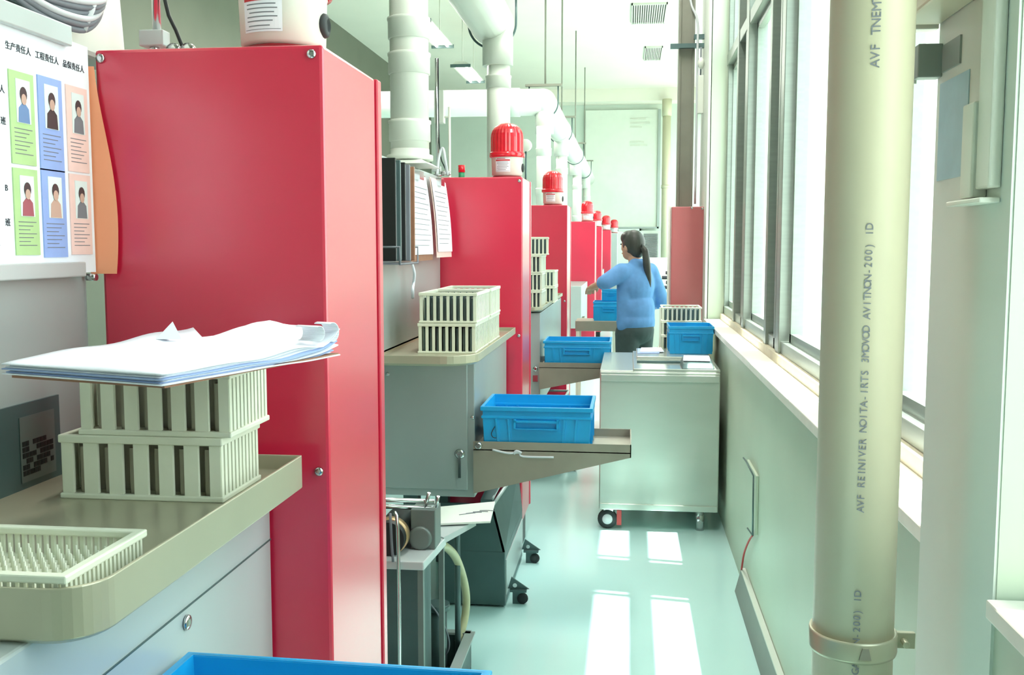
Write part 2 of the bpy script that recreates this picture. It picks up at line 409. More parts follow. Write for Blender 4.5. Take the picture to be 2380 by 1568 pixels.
red_cabinet(-.9, -.5, 8.1, 8.55, .1, 1.84, 'third red steel cabinet, behind the leaning stack of cream racks', [(-.52, 8.1, 1.06)])
red_cabinet(-.84, -.435, 12.9, 13.3, .1, 1.83, 'fourth red steel cabinet, duller red with a grey box at its left')
red_cabinet(-.86, -.445, 16.4, 16.8, .1, 1.83, 'fifth red steel cabinet, a narrow strip left of the worker')
red_cabinet(-.8, -.37, 20.4, 20.8, .1, 1.84, 'farthest red steel cabinet, just left of the worker')
rc_red = 'red_hazed'
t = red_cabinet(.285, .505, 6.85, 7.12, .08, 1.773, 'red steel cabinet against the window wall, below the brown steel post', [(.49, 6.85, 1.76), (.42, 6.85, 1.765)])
del t['group']

def make_beacon(loc, label, s=1.):
    t = thing('warning_beacon', label, 'warning light', (0, 0, 0), 'red rotating beacons on top of the cabinets')
    MB().lathe([(.07, 0), (.074, .004), (.072, .012), (.06, .016)], n=32).build('foot', 'red_dark', t)
    b = MB().lathe([(.066, .014), (.074, .02), (.077, .1), (.079, .104)], n=36).build('base', 'pvc_white', t)
    MB().lathe([(.078, .103), (.086, .105), (.087, .125), (.08, .13)], n=36).build('rim', 'dome_red', t)
    pr = [(.08, .13), (.08, .20)]+[(.08*math.cos(a)**.8, .20+.07*math.sin(a)) for a in [R(15), R(30), R(45), R(60), R(72), R(82)]]+[(.006, .272)]
    MB().lathe(pr, n=56, rib=1, ribamp=-.025).build('dome', 'dome_red', t)
    # label patch wrapped on the base, with its printed lines
    def patch(a0, a1, z0, z1, r):
        n_ = 12; vs = []
        for i in range(n_+1):
            a = a0+(a1-a0)*i/n_
            for z in (z0, z1): vs.append(((r+(z-.02)*.0375)*math.cos(a), (r+(z-.02)*.0375)*math.sin(a), z))
        return vs, [(2*i, 2*i+2, 2*i+3, 2*i+1) for i in range(n_)]
    lb = MB(); vs, fs = patch(R(-128), R(-72), .032, .098, .0755); lb.add(vs, fs)
    lo = lb.build('label', 'paper', t)
    ln = MB()
    for k, (z, h, mi, a0, a1) in enumerate([(.087, .007, 1, -127, -73), (.095, .003, 1, -122, -90), (.078, .002, 0, -122, -80), (.071, .002, 0, -122, -78), (.064, .002, 0, -118, -82), (.057, .002, 0, -122, -78), (.05, .002, 0, -122, -84), (.036, .001, 0, -126, -74), (.042, .002, 0, -120, -88)]):
        vs, fs = patch(R(a0), R(a1), z-h/2, z+h/2, .0758); ln.add(vs, fs, False, mi)
    ln.build('label_print', ['cable_grey', 'ink_red'], lo)
    k = MB().lathe([(.02, .06), (.022, .074), (.02, .08), (.012, .083), (.011, .079), (.001, .079)], (0, 0, .055), n=20, axis='x').build('knob', 'rubber', t)
    t.location = loc; t.scale = (s, s, s)
    return t
B0 = make_beacon((-.615, 1.745, 1.835), 'nearest beacon on the largest red cabinet, only its white base in view')
for x, y, z, s, lab in [(-.595, 4.85, 1.829, 1.0, 'second beacon, its whole red dome in view'),
                        (-.635, 8.3, 1.84, 1.08, 'third beacon, in front of the paired downpipes'),
                        (-.545, 13.05, 1.83, 1.0, 'fourth beacon, above the dull red cabinet'),
                        (-.53, 16.55, 1.83, 1.0, 'fifth beacon from the camera, small'),
                        (-.47, 20.6, 1.84, 1.15, 'sixth beacon from the camera, small')]:
    dup(B0, (x, y, z), label=lab, scale=(s, s, s))
# farthest cabinet (grey) carrying the last beacon
t = thing('grey_cabinet', 'narrow grey cabinet at the far end of the row, under the last beacon', 'cabinet', (-.45, 22.9, 0))
MB().box(-.75, -.26, 22.7, 23.1, 0, 1.82).build('body', 'machine_pale', t, .01); MB().box(-.74, -.27, 22.68, 22.7, .1, 1.8).build('door', 'machine_grey', t)
dup(B0, (-.345, 22.9, 1.82), label='last and smallest beacon at the far end of the row', scale=(1.15,)*3)

# ------------------------------------------------------------------ machines
def tray_mesh(x0, x1, y0, y1, zb, zr, zf, rad=.05, th=.004):
    out = []; cx, cy = x1-rad, y0+rad
    out.append((x0, y0))
    for i in range(9):
        a = -math.pi/2+math.pi/2*i/8; out.append((cx+rad*math.cos(a), cy+rad*math.sin(a)))
    out += [(x1, y1), (x0, y1)]
    def inset(p, t):
        c = Vector(((x0+x1)/2, (y0+y1)/2)); v = Vector(p)-c
        return (c.x+v.x*(1-t/((x1-x0)/2)), c.y+v.y*(1-t/((y1-y0)/2)))
    inn = [inset(p, th) for p in out]; low = [inset(p, .012) for p in out]
    n_ = len(out); m_ = MB()
    L = [[(x, y, zb) for x, y in low], [(x, y, zb+.008) for x, y in out], [(x, y, zr) for x, y in out], [(x, y, zr) for x, y in inn], [(x, y, zf) for x, y in inn]]
    vs = sum(L, []); fs = [(j*n_+i, j*n_+(i+1) % n_, (j+1)*n_+(i+1) % n_, (j+1)*n_+i) for j in range(4) for i in range(n_)]
    fs += [tuple(reversed(range(n_))), tuple(4*n_+i for i in range(n_))]
    m_.add(vs, fs)
    return m_
def shelf_mesh(x0, x1, y0, y1, z, hl, hr):
    m_ = MB(); th = .004
    for y in (y0, y1-th):
        m_.prism([(x0, z-hl), (x1, z-hr), (x1, z), (x0, z)], 'y', y, y+th)
    m_.box(x1-th, x1, y0, y1, z-hr, z); m_.box(x0, x1, y0, y1, z-.034, z-.03)
    return m_
def machine(loc, label, hx, hy0, hy1, hz1, bx, by0, by1, bz0, bz1, tray, shelf, xl=-1.75):
    t = thing('grinding_machine', label, 'machine', loc, 'grey machines along the left side')
    MB().box(xl, hx, hy0, hy1, bz1-.02, hz1).build('housing', 'machine_grey', t, .006)
    MB().box(hx, hx+.006, hy0+.02, hy1-.02, bz1+.03, hz1-.03).build('side_panel', 'machine_grey', t, .002)
    MB().box(xl, bx, by0, by1, bz0, bz1).build('base_cabinet', 'machine_pale' if shelf is None else 'machine_grey', t, .004)
    lg = MB()
    for x in (xl+.06, bx-.3):
        for y in (by0+.25, by1-.06): MB().box(x-.03, x+.03, y-.03, y+.03, 0, bz0).build('leg', 'dark_steel', t)
    if tray: tray_mesh(*tray).build('tray', 'tray_steel', t, .0015)
    if shelf: shelf_mesh(*shelf).build('side_shelf', 'shelf_steel', t)
    return t
m1 = machine((-1.2, 1.2, 0), 'nearest grey machine with the staff board on its side, at the left edge', -.915, .2, 1.59, 1.83, -.602, .2, 1.592, .3, 1.1, (-.912, -.53, .9, 1.55, 1.098, 1.16, 1.135), None)
m1b = MB(); m1b.box(-.602, -.6, .3, 1.588, 1.004, 1.006); m1b.build('seam', 'dark_steel', m1)
MB().box(-.602, -.585, 1.1, 1.54, 1.078, 1.096).build('seal_strip', 'black', m1)
MB().box(-.909, -.905, 1.2, 1.475, 1.13, 1.265).build('control_plate', 'dark_steel', m1)
q = MB()
random.seed(7)
for i in range(9):
    for j in range(6):
        if random.random() < .6: q.box(-.9038, -.9032, 1.372+i*.009, 1.372+i*.009+.0075, 1.155+j*.009, 1.1625+j*.009)
screws(m1, [(-.602, 1.262, .985)], .011, 'x')
m2 = machine((-1.2, 4.2, 0), 'second grey machine with files hung on its side, holding out a blue crate', -.892, 3.45, 4.64, 1.832, -.573, 3.66, 4.64, .55, 1.085, (-.89, -.525, 3.35, 4.6, 1.088, 1.125, 1.108, .12), (-.573, .016, 3.62, 3.94, .775, .2, .048))
MB().box(-.893+.3, -.893+.3, 3.66, 3.66, 0, 0)
dr = MB().box(-.94, -.6, 3.65, 3.66, .58, 1.06).build('door', 'machine_grey', m2, .003)
lt = MB(); lt.lathe([(.018, 0), (.02, -.006), (.012, -.012)], (-.628, 3.65, .72), n=18, axis='y'); lt.box(-.633, -.623, 3.632, 3.645, .63, .72); lt.build('latch', 'chrome', dr)
screws(m2, [(-.905, 3.65, 1.02), (-.58, 3.65, .86)], .008)
MB().lathe([(.015, 0), (.015, -.012), (.01, -.016)], (-.552, 3.62, .76), n=6, axis='y').build('hinge_bolt', 'chrome', m2)
sk = MB(); sk.tube([(-.5, 3.618, .745), (-.44, 3.618, .733), (-.4, 3.618, .736), (-.385, 3.618, .722), (-.27, 3.618, .722)], .004, n=8, sub=4); sk.tube([(-.42, 3.618, .73), (-.41, 3.618, .742), (-.39, 3.618, .735)], .005, n=8, sub=3)
sk.build('scratch_mark', 'cable_pale', m2)
m3 = machine((-1.2, 7.2, 0), 'third grey machine with cream racks stacked on its tray', -.9, 6.2, 8.05, 1.84, -.545, 6.14, 8.05, .5, 1.09, (-.89, -.53, 6.1, 8.0, 1.1, 1.13, 1.11, .06), (-.545, .03, 6.06, 6.42, .79, .17, .05))
screws(m3, [(-.575, 6.14, .74)], .016); MB().box(-.59, -.56, 6.13, 6.14, .66, .7).build('latch', 'chrome', m3)
m4 = machine((-1.2, 12, 0), 'fourth grey machine, only its grey base showing past the third red cabinet', -.85, 11.2, 12.85, 1.8, -.53, 11.2, 12.85, .58, 1.06, None, (-.53, -.5, 11.3, 11.5, .7, .05, .05))
m5 = machine((-1.2, 15.6, 0), 'fifth grey machine, hidden behind the red cabinets', -.85, 14.6, 16.3, 1.8, -.55, 14.6, 16.3, .3, 1.06, None, (-.55, -.5, 14.7, 14.9, .7, .05, .05))
m6 = machine((-1.2, 19.4, 0), 'sixth grey machine at the far end of the row', -.82, 18.6, 20.3, 1.8, -.5, 18.6, 20.3, .3, 1.06, None, (-.5, -.45, 18.7, 18.9, .7, .05, .05))

# barcode style label on machine 1
pl = MB().box(-.9045, -.9038, 1.368, 1.458, 1.145, 1.245).build('data_label', 'casting', m1)
q.build('label_print', 'black', pl)

# crate holder of machine 1 (below the picture) carries the nearest crate
hs = shelf_mesh(-.602, -.1, .82, 1.3, .80, .16, .05).build('side_shelf', 'shelf_steel', m1)

# ------------------------------------------------------------------ blue crates
def make_crate(w_, d_, h_, m='blue_plastic'):
    t = thing('blue_crate', 'x', 'crate', (0, 0, 0), 'blue plastic crates')
    b = MB(); k = .93; th = .004
    x, y = w_/2, d_/2
    def ring(sx, sy, z): return [(-sx, -sy, z), (sx, -sy, z), (sx, sy, z), (-sx, sy, z)]
    L = [ring(x*k, y*k, 0), ring(x*.96, y*.96, h_*.72), ring(x*.96, y*.96, h_), ring(x*.96-th, y*.96-th, h_), ring(x*k-th, y*k-th, .006)]
    vs = sum(L, []); fs = [(j*4+i, j*4+(i+1) % 4, (j+1)*4+(i+1) % 4, (j+1)*4+i) for j in range(4) for i in range(4)]+[(3, 2, 1, 0), (16, 17, 18, 19)]
    b.add(vs, fs)
    for s in (-.72, -.5, .5, .72):
        b.hexa([(s*x*k-.004, -y*k-.003, .004), (s*x*k+.004, -y*k-.003, .004), (s*x*k+.004, -y*k+.004, .004), (s*x*k-.004, -y*k+.004, .004), (s*x-.004, -y*.96-.006, h_*.72), (s*x+.004, -y*.96-.006, h_*.72), (s*x+.004, -y*.9, h_*.72), (s*x-.004, -y*.9, h_*.72)])
        b.hexa([(s*x*k-.004, y*k-.004, .004), (s*x*k+.004, y*k-.004, .004), (s*x*k+.004, y*k+.003, .004), (s*x*k-.004, y*k+.003, .004), (s*x-.004, y*.9, h_*.72), (s*x+.004, y*.9, h_*.72), (s*x+.004, y*.96+.006, h_*.72), (s*x-.004, y*.96+.006, h_*.72)])
    for sx in (-1, 1):
        for s in (-.6, 0, .6): b.box(min(sx*x*.93, sx*(x*.96+.005)), max(sx*x*.93, sx*(x*.96+.005)), s*y-.004, s*y+.004, .01, h_*.74)
    b.build('body', m, t)
    r = MB()
    for z0, z1, e in ((h_-.016, h_, 0), (h_*.72, h_*.72+.01, -.003)):
        r.frame(-x-e, x+e, -y-e, y+e, z0, z1, .011)
    r.build('rim', m, t, .002)
    for s in (-1, 1):
        h2 = MB(); a, b_ = sorted((s*(y*.95), s*(y*.96+.012)))
        h2.box(-w_*.2, w_*.2, a, b_, h_*.64, h_*.66+.004); h2.box(-w_*.2, -w_*.2+.008, a, b_, h_*.48, h_*.72); h2.box(w_*.2-.008, w_*.2, a, b_, h_*.48, h_*.72)
        h2.box(-w_*.2, w_*.2, a, b_, h_*.48, h_*.50)
        h2.build('handle', m, t)
    return t
C1 = make_crate(.42, .33, .16)
def setc(o, loc, rz, label, scale=None, grp=True):
    o.location = loc; o.rotation_euler = (0, 0, rz); o['label'] = label
    if scale: o.scale = scale
setc(C1, (-.336, 3.785, .747), 0, 'blue crate on the shelf of the second grey machine, a dark pen mark on it')
mk = MB(); mk.tube([(-.155, -.162, .085), (-.168, -.163, .06), (-.163, -.1625, .045), (-.15, -.1615, .042)], .0018, n=6, sub=4)
dup(C1, (-.312, 6.24, .762), 0, 'blue crate in front of the third grey machine, left of the worker')
c = dup(C1, (.362, 5.92, .885), 0, 'blue crate on the steel cart under the window, beside white racks'); c.scale = (.62, .95, 1.0)
c = dup(C1, (-.385, 1.073, .776), R(-1.5), 'nearest blue crate, only its bright rim in view at the bottom edge'); c.scale = (1, 1, 1.1)
c = dup(C1, (-.165, 8.43, .885), 0, 'lower blue crate at the worker\'s hands'); c.scale = (.62, .8, 1.0)
c = dup(C1, (-.15, 8.45, 1.048), 0, 'small blue crate stacked on the crate at the worker\'s hands'); c.scale = (.36, .5, .6)
mo = mk.build('pen_mark', 'ink', None); mo.parent = C1; mo.location = (mo.location.x, mo.location.y, mo.location.z)

# ------------------------------------------------------------------ cream racks
def make_rack(w_, d_, h_, nf=8, ns=9, barw=.5, name='parts_rack'):
    t = thing(name, 'x', 'rack', (0, 0, 0), 'cream plastic parts racks')
    x, y = w_/2, d_/2
    b = MB(); b.box(-x+.004, x-.004, -y+.004, y-.004, 0, .006)
    for i in range(nf+1):
        c_ = -x+.008+(w_-.016)*i/nf; hw = (w_/nf)*barw/2
        a0, a1 = max(c_-hw, -x+.002), min(c_+hw, x-.002)
        for s in (-1, 1):
            p, q_ = sorted((s*(y-.001), s*(y-.007))); b.box(a0, a1, p, q_, .004, h_-.008)
    for i in range(ns+1):
        c_ = -y+.006+(d_-.012)*i/ns; hw = (d_/ns)*.28
        for s in (-1, 1):
            p, q_ = sorted((s*(x-.001), s*(x-.007))); b.box(p, q_, max(c_-hw, -y+.002), min(c_+hw, y-.002), .004, h_-.008)
    b.build('body', 'rack_cream', t)
    r = MB()
    for z0, z1 in ((h_-.012, h_), (0, .008)):
        r.frame(-x-.002, x+.002, -y-.002, y+.002, z0, z1, .01)
    r.build('rim', 'rack_cream', t, .002)
    dv = MB()
    for i in range(nf):
        c_ = -x+.008+(w_-.016)*(i+.5)/nf; dv.box(c_-.003, c_+.003, -y+.012, y-.012, .006, h_-.02)
    for s in (-.5, 0, .5): dv.box(-x+.01, x-.01, s*d_*.5-.002, s*d_*.5+.002, .006, h_-.015)
    dv.build('insert', 'dark_steel' if nf > 6 else 'shelf_steel', t)
    return t
RK = make_rack(.245, .145, .094, 6, 10, .52)
RK.location = (-.697, 1.405, 1.135); RK['label'] = 'lower cream rack of the pair under the clipboard'; RK['group'] = 'racks under the clipboard'
del RK['group']
c = dup(RK, (-.675, 1.41, 1.229), R(0), 'upper cream rack, carrying the clipboard of papers'); c.scale = (.93, 1.03, 1.03)
RK2 = make_rack(.215, .33, .112, 8, 9, .4)
RK2.location = (-.665, 3.75, 1.108); RK2['label'] = 'lower front cream rack on the second machine tray'
dup(RK2, (-.66, 3.75, 1.221), 0, 'upper front cream rack on the second machine tray')
dup(RK2, (-.665, 4.1, 1.108), 0, 'lower cream rack at the back of the second machine tray')
dup(RK2, (-.66, 4.105, 1.221), R(1), 'upper cream rack at the back of the second machine tray')
names4 = ['bottom rack of the tall stack on the third machine', 'second rack up in the tall stack on the third machine', 'third rack up in the tall stack on the third machine', 'topmost rack of the tall stack, jutting out to the right']
for k in range(4):
    dup(RK2, (-.65+(.03 if k == 3 else 0), 6.35, 1.112+.113*k), R((0, 1, -1, 4)[k]), names4[k]+'', scale=(1, .9, 1))
for k in range(2):
    dup(RK2, (-.62, 7.05, 1.112+.113*k), 0, ('lower', 'upper')[k]+' rack of the short pair behind the tall stack')
for k in range(3):
    dup(RK2, (.325, 6.28, .87), 0, ('lowest', 'middle', 'topmost')[k]+' white rack behind the blue crate on the cart', scale=(1.12, .8, .85))
for o in list(sc.objects):
    if o.name.startswith('parts_rack') and o.parent is None and 'behind the blue crate on the cart' in o['label']:
        i = ('lowest', 'middle', 'topmost').index(o['label'].split()[0]); o.location.z = .867+.0885*i; o.scale.z = .785
# shallow comb rack
t = thing('shallow_rack', 'shallow cream rack with comb teeth at the front of the near tray', 'rack', (-.68, .98, 1.135))
x0, x1, y0, y1, z0, z1 = -.84, -.556, .905, 1.075, 1.135, 1.172
b = MB(); b.box(x0, x1-.01, y0+.004, y1-.004, z0, z0+.004)
b.build('bottom', 'rack_cream', t)
r = MB(); r.frame(x0, x1, y0, y1, z1-.009, z1, .012)
r.build('rim', 'rack_cream', t, .002)
cb = MB()
for i in range(19):
    y = y0+.008+(y1-y0-.016)*i/18; cb.box(x1-.009, x1-.004, y-.0022, y+.0022, z0, z1-.008)
for i in range(30):
    x = x0+.006+(x1-x0-.02)*i/29
    for yy in (y0+.004, y1-.008): cb.box(x-.0022, x+.0022, yy, yy+.004, z0, z1-.008)
cb.build('comb', 'rack_cream', t)
tt = MB()
for i in range(22):
    for j in range(9): tt.cyl((x0+.02+i*.0118, y0+.022+j*.0155, z0+.004), (x0+.02+i*.0118, y0+.022+j*.0155, z0+.022), .0022, .0012, n=6)
tt.build('pins', 'rack_cream', t)

# ------------------------------------------------------------------ clipboard with papers
A_ = Vector((-.53, 1.076)); B_ = Vector((-.412, 1.373)); U_ = (B_-A_).normalized(); V_ = Vector((-U_.y, U_.x)); LN = (B_-A_).length; WD = .275
def cb_pt(s, t_, z): p = A_+U_*LN*s+V_*WD*t_; return (p.x, p.y, z)
zc = 1.334
t = thing('clipboard', 'clipboard with a thick wavy pile of papers, lying on the cream racks', 'clipboard', (-.58, 1.26, zc))
b = MB(); b.hexa([cb_pt(0, 0, zc+.004), cb_pt(1, 0, zc+.012), cb_pt(1, 1, zc), cb_pt(0, 1, zc-.001), cb_pt(0, 0, zc+.007), cb_pt(1, 0, zc+.015), cb_pt(1, 1, zc+.003), cb_pt(0, 1, zc+.002)])
b.build('board', 'hardboard', t)
def sheet(name, m, base, amp, s0=0, s1=1, t0=0, t1=1, curl=0, ph=0, th=.0008):
    n1, n2 = 26, 22; top = []; 
    for i in range(n1+1):
        for j in range(n2+1):
            u = i/n1; v = j/n2; s = s0+(s1-s0)*u; q_ = t0+(t1-t0)*v
            bz = zc+.007*(1-q_)*(.5+.5*s)+.002
            h = base+amp*(u**.8)*(math.sin(math.pi*min(1, v*1.15+.02))**.7 if v < .85 else .55+.3*math.sin(v*20))*(.85+.15*math.sin(9*v+ph))
            h += amp*.12*math.sin(14*u+6*v+ph)*u+amp*.1*math.sin(23*v+5*u+ph)*u
            if curl and u > .86 and v < .22: h += curl*((u-.86)/.14)**1.6*(1-v/.22)
            p = cb_pt(s, q_, bz+max(h, base*.8)); top.append(p)
    n_ = n2+1; vs = top+[(p[0], p[1], p[2]-th) for p in top]; K = len(top); fs = []
    for i in range(n1):
        for j in range(n2):
            a = i*n_+j; fs.append((a, a+1, a+n_+1, a+n_)); fs.append((K+a, K+a+n_, K+a+n_+1, K+a+1))
    for j in range(n2): fs.append((j, K+j, K+j+1, j+1)); a = n1*n_+j; fs.append((a, a+1, K+a+1, K+a))
    for i in range(n1): a = i*n_; fs.append((a, a+n_, K+a+n_, K+a)); a = i*n_+n2; fs.append((a, K+a, K+a+n_, a+n_))
    MB().add(vs, fs, True).build(name, m, t)
for k in range(7):
    sheet('sheet', 'paper_blue' if k in (1, 3) else 'paper', .003+.0021*k, .006+.0042*k, -.02+.01*(k % 3), 1.0-.02*(k % 2), -.01+.012*((k*2) % 3), 1.04-.015*(k % 3), curl=.004*k, ph=k*.7, th=.0014)
cl = MB(); 
pts = [cb_pt(.62+.03*i, .62+.02*math.sin(i), zc+.045+.006*math.sin(i*1.1)) for i in range(3)]
cc = MB()
a = cb_pt(.72, .98, zc+.03); cc.add([a, cb_pt(.78, .86, zc+.03), cb_pt(.8, .95, zc+.055), cb_pt(.77, 1.02, zc+.03)], [(0, 1, 2), (0, 2, 3), (0, 3, 1), (1, 3, 2)]); cc.build('dog_ear', 'paper', t)
cc = MB()
for s_, rr, l_ in ((.86, .010, .07), (.95, .013, .05)):
    prof = [(rr*math.cos(R(a_)), rr*math.sin(R(a_))) for a_ in range(-90, 121, 15)]; pc = Vector(cb_pt(s_, -.01, zc+.046))
    for q_ in range(len(prof)-1):
        (a0, b0), (a1, b1) = prof[q_], prof[q_+1]; vs = []
        for sh_, (a_, b_) in ((0, (a0, b0)), (0, (a1, b1)), (.0012, (a1, b1)), (.0012, (a0, b0))):
            for t_ in (0, l_):
                p = pc+Vector((U_.x, U_.y, 0))*(a_*(1+sh_/rr))+Vector((V_.x, V_.y, 0))*(t_*.55)+Vector((0, 0, b_*(1+sh_/rr))); vs.append(p)
        cc.add(vs, [(0, 1, 3, 2), (2, 3, 5, 4), (4, 5, 7, 6), (6, 7, 1, 0), (0, 2, 4, 6), (1, 7, 5, 3)], True)
cc.build('curled_corner', 'paper', t)

# ------------------------------------------------------------------ staff board on machine 1
XB = -.896
t = thing('staff_board', 'white board of staff photo cards hung on the nearest grey machine', 'notice board', (XB, 1.4, 1.45))
MB().box(XB-.012, XB, 1.0, 1.585, 1.458, 1.83).build('panel', 'paper', t)
MB().box(XB, XB+.012, 1.0, 1.52, 1.818, 1.85).build('top_rail', 'machine_pale', t, .002)
MB().box(XB, XB+.012, 1.0, 1.535, 1.452, 1.476).build('bottom_rail', 'machine_pale', t, .002)
def card(y0, y1, z0, z1, m, hair, shirt, face='photo_skin', dz=0):
    c_ = MB().box(XB, XB+.002, y0, y1, z0, z1).build('card', m, t)
    yc = (y0+y1)/2+.002; h_ = z1-z0; w2 = (y1-y0)*.29
    ph = MB().box(XB+.002, XB+.0026, yc-w2, yc+w2, z1-h_*.55, z1-h_*.08).build('photo', 'photo_bg', c_)
    pp = MB(); zc_ = z1-h_*.27
    pp.prism([(yc-w2*.8, z1-h_*.545), (yc+w2*.8, z1-h_*.545), (yc+w2*.7, zc_-h_*.12), (yc+w2*.25, zc_-h_*.07), (yc-w2*.25, zc_-h_*.07), (yc-w2*.7, zc_-h_*.12)], 'x', XB+.0026, XB+.003, 1)
    def disc(cy, cz, ry, rz, x, mi): pp.prism([(cy+ry*math.cos(a), cz+rz*math.sin(a)) for a in [2*math.pi*i/14 for i in range(14)]], 'x', x, x+.0003, mi)
    disc(yc, zc_+.004, w2*.5, h_*.085, XB+.003, 0); disc(yc, zc_-.003, w2*.36, h_*.06, XB+.0034, 2)
    pp.build('portrait', [hair, shirt, face], c_) if False else pp.build('portrait', [hair, shirt, face], t)
    ln = MB()
    for i in range(7):
        z = z1-h_*(.62+.045*i); ln.box(XB+.002, XB+.0023, y0+.008, y1-.008-(i % 3)*.008, z, z+.0012)
    ln.build('card_print', 'cable_grey', c_)
rows = [(1.622, 1.757), (1.488, 1.616)]
for r_, (za, zb) in enumerate(rows):
    card(1.365, 1.425, za, zb, 'card_green', 'photo_hair', 'shirt_blue' if r_ == 0 else 'shirt_red')
    card(1.436, 1.5, za-.004, zb+.004, 'card_blue', 'photo_hair', 'photo_hair' if r_ == 0 else 'photo_skin')
    card(1.512, 1.574, za, zb+.002, 'card_pink', 'photo_hair', 'cable_grey')
    card(1.27, 1.335, za, zb, 'paper', 'photo_hair', 'shirt_blue')
for y, s_ in ((1.393, '生产责任人'), (1.466, '工程责任人'), (1.54, '品保责任人')):
    text(s_, .0125, 'heading', 'ink', t, (XB+.0005, y, 1.79), (0, 1, 0), (0, 0, 1))
for z, s_ in ((1.725, '人'), (1.68, '班'), (1.585, 'B'), (1.535, '班')):
    text(s_, .0125, 'row_heading', 'ink', t, (XB+.0005, 1.35, z), (0, 1, 0), (0, 0, 1))
MB().cyl((XB-.005, 1.565, 1.45), (XB+.012, 1.565, 1.45), .006, n=12).build('fixing_screw', 'chrome', t)
# orange film bowing out behind the board
of = MB(); n_ = 18; vs = []
for i in range(n_+1):
    u = i/n_; z = 1.455+u*.345
    wdt = .016+.034*math.sin(math.pi*min(1, (1-u)*.62+.05))**1.2*(1-.75*u**3)
    for (xx, yy) in ((XB-.011, 1.588), (XB-.011+wdt*1.0, 1.592), (XB-.011+wdt*1.0, 1.5925), (XB-.011, 1.5885)): vs.append((xx, yy, z))
fs = [(4*i+j, 4*i+(j+1) % 4, 4*i+4+(j+1) % 4, 4*i+4+j) for i in range(n_) for j in range(4)]+[(3, 2, 1, 0), (4*n_, 4*n_+1, 4*n_+2, 4*n_+3)]
tag(of.add(vs, fs).build('orange_sheet', 'orange_film'), 'orange plastic sheet bulging from behind the staff board', 'sheet')

# white hood above machine 1 and cable bundle
t = thing('exhaust_hood', 'white hood standing on the nearest machine behind the cables', 'hood', (-1.25, 1.5, 1.83))
MB().hexa([(-1.6, 1.1, 1.83), (-.935, 1.1, 1.83), (-.935, 1.795, 1.83), (-1.6, 1.795, 1.83), (-1.6, 1.1, 2.3), (-.95, 1.1, 2.3), (-.95, 1.77, 2.3), (-1.6, 1.77, 2.3)]).build('casing', 'white_panel', t, .01)
MB().box(-1.6, -.925, 1.1, 1.5, 1.868, 1.885).build('edge_strip', 'dark_steel', t)
for k in range(6):
    o = .009*k
    c_ = MB(); c_.tube([(-.9+.004*k, 1.2, 1.93-o*.5), (-.9+.005*(k % 3), 1.42, 1.862+o*.6), (-.898+.004*(k % 3), 1.55, 1.852+o), (-.895+.003*k, 1.61, 1.875+o*.8), (-.9, 1.645+.002*k-o*.2, 1.93+o*.3), (-.91, 1.66-o*.3, 2.06), (-.92, 1.67-o*.3, 2.4)], .0052, n=8, sub=6)
    tag(c_.build('cable', 'cable_pale' if k in (2, 5) else 'cable_grey'), ('innermost', 'second innermost', 'pale third', 'fourth', 'fifth', 'pale outermost')[k]+' cable of the looped bundle above the staff board', 'cable', 'cable bundle above the staff board')
tag(MB().cyl((-.897, 1.575, 1.855), (-.885, 1.592, 1.905), .006).build('cable_tie', 'cable_pale'), 'pale tie around the looping cables above the staff board', 'cable tie')

# fittings on top of the cabinets
def fitting(x, y, z, label, s=1.):
    t = thing('pipe_fitting', label, 'fitting', (x, y, z), 'air fittings on top of the cabinets')
    def S(p): return (x+p[0]*s, y+p[1]*s, z+p[2]*s)
    b = MB(); b.cyl(S((0, 0, 0)), S((0, 0, .008)), .028*s); b.cyl(S((0, 0, .008)), S((0, 0, .03)), .009*s); b.build('flange', 'chrome', t)
    b = MB(); b.box(x-.022*s, x+.022*s, y-.015*s, y+.015*s, z+.022*s, z+.05*s); b.build('valve_block', 'machine_pale', t, .002)
    MB().cyl(S((.005, 0, .05)), S((.002, 0, .6)), .0075*s).build('rod', 'chrome', t)
    w2 = MB(); w2.tube([S((.055, 0, .012)), S((.04, 0, .05)), S((.022, 0, .1)), S((.012, 0, .25)), S((.012, 0, .6))], .0035*s, n=6, sub=3); w2.build('black_lead', 'black', t)
    e = MB()
    for dx in (.035, .062): e.lathe([(.006*s, -.005*s), (.014*s, -.004*s), (.014*s, .004*s), (.006*s, .005*s)], S((dx, 0, .014)), n=16, axis='y')
    e.build('eye_bolt', 'chrome', t)
fitting(-.835, 1.7, 1.829, 'air fitting with rod and eye bolts on the nearest red cabinet')
fitting(-.9, 4.62, 1.832, 'air fitting on the second machine, left of the second red cabinet', .9)
t = thing('indicator_lamp', 'small red and green indicator lamp standing beside the second beacon', 'indicator lamp', (-.82, 4.85, 1.829))
MB().cyl((-.82, 4.85, 1.829), (-.82, 4.85, 1.865), .015).build('green_section', 'green_plastic', t)
MB().cyl((-.82, 4.85, 1.865), (-.82, 4.85, 1.9), .017).build('red_section', 'dome_red', t)
c_ = MB(); c_.tube([(-.885, 4.55, 1.832), (-.88, 4.56, 1.9), (-.87, 4.58, 1.95), (-.86, 4.58, 1.95), (-.85, 4.57, 1.9), (-.845, 4.6, 1.835)], .007, n=8, sub=5)
tag(c_.build('cable_loop', 'cable_pale'), 'pale cable looping up beside the second red cabinet', 'cable')
t = thing('speaker_box', 'narrow white box on a thin pole right of the nearest downpipe', 'box', (-1.17, 6.12, 0))
MB().box(-1.2, -1.14, 6.09, 6.15, 2.26, 2.46).build('case', 'white_panel', t, .004); MB().cyl((-1.11, 6.12, 0), (-1.11, 6.12, 2.36), .008).build('pole', 'lamp_body', t)
MB().cyl((-1.14, 6.12, 2.3), (-1.11, 6.12, 2.3), .006).build('arm', 'lamp_body', t)
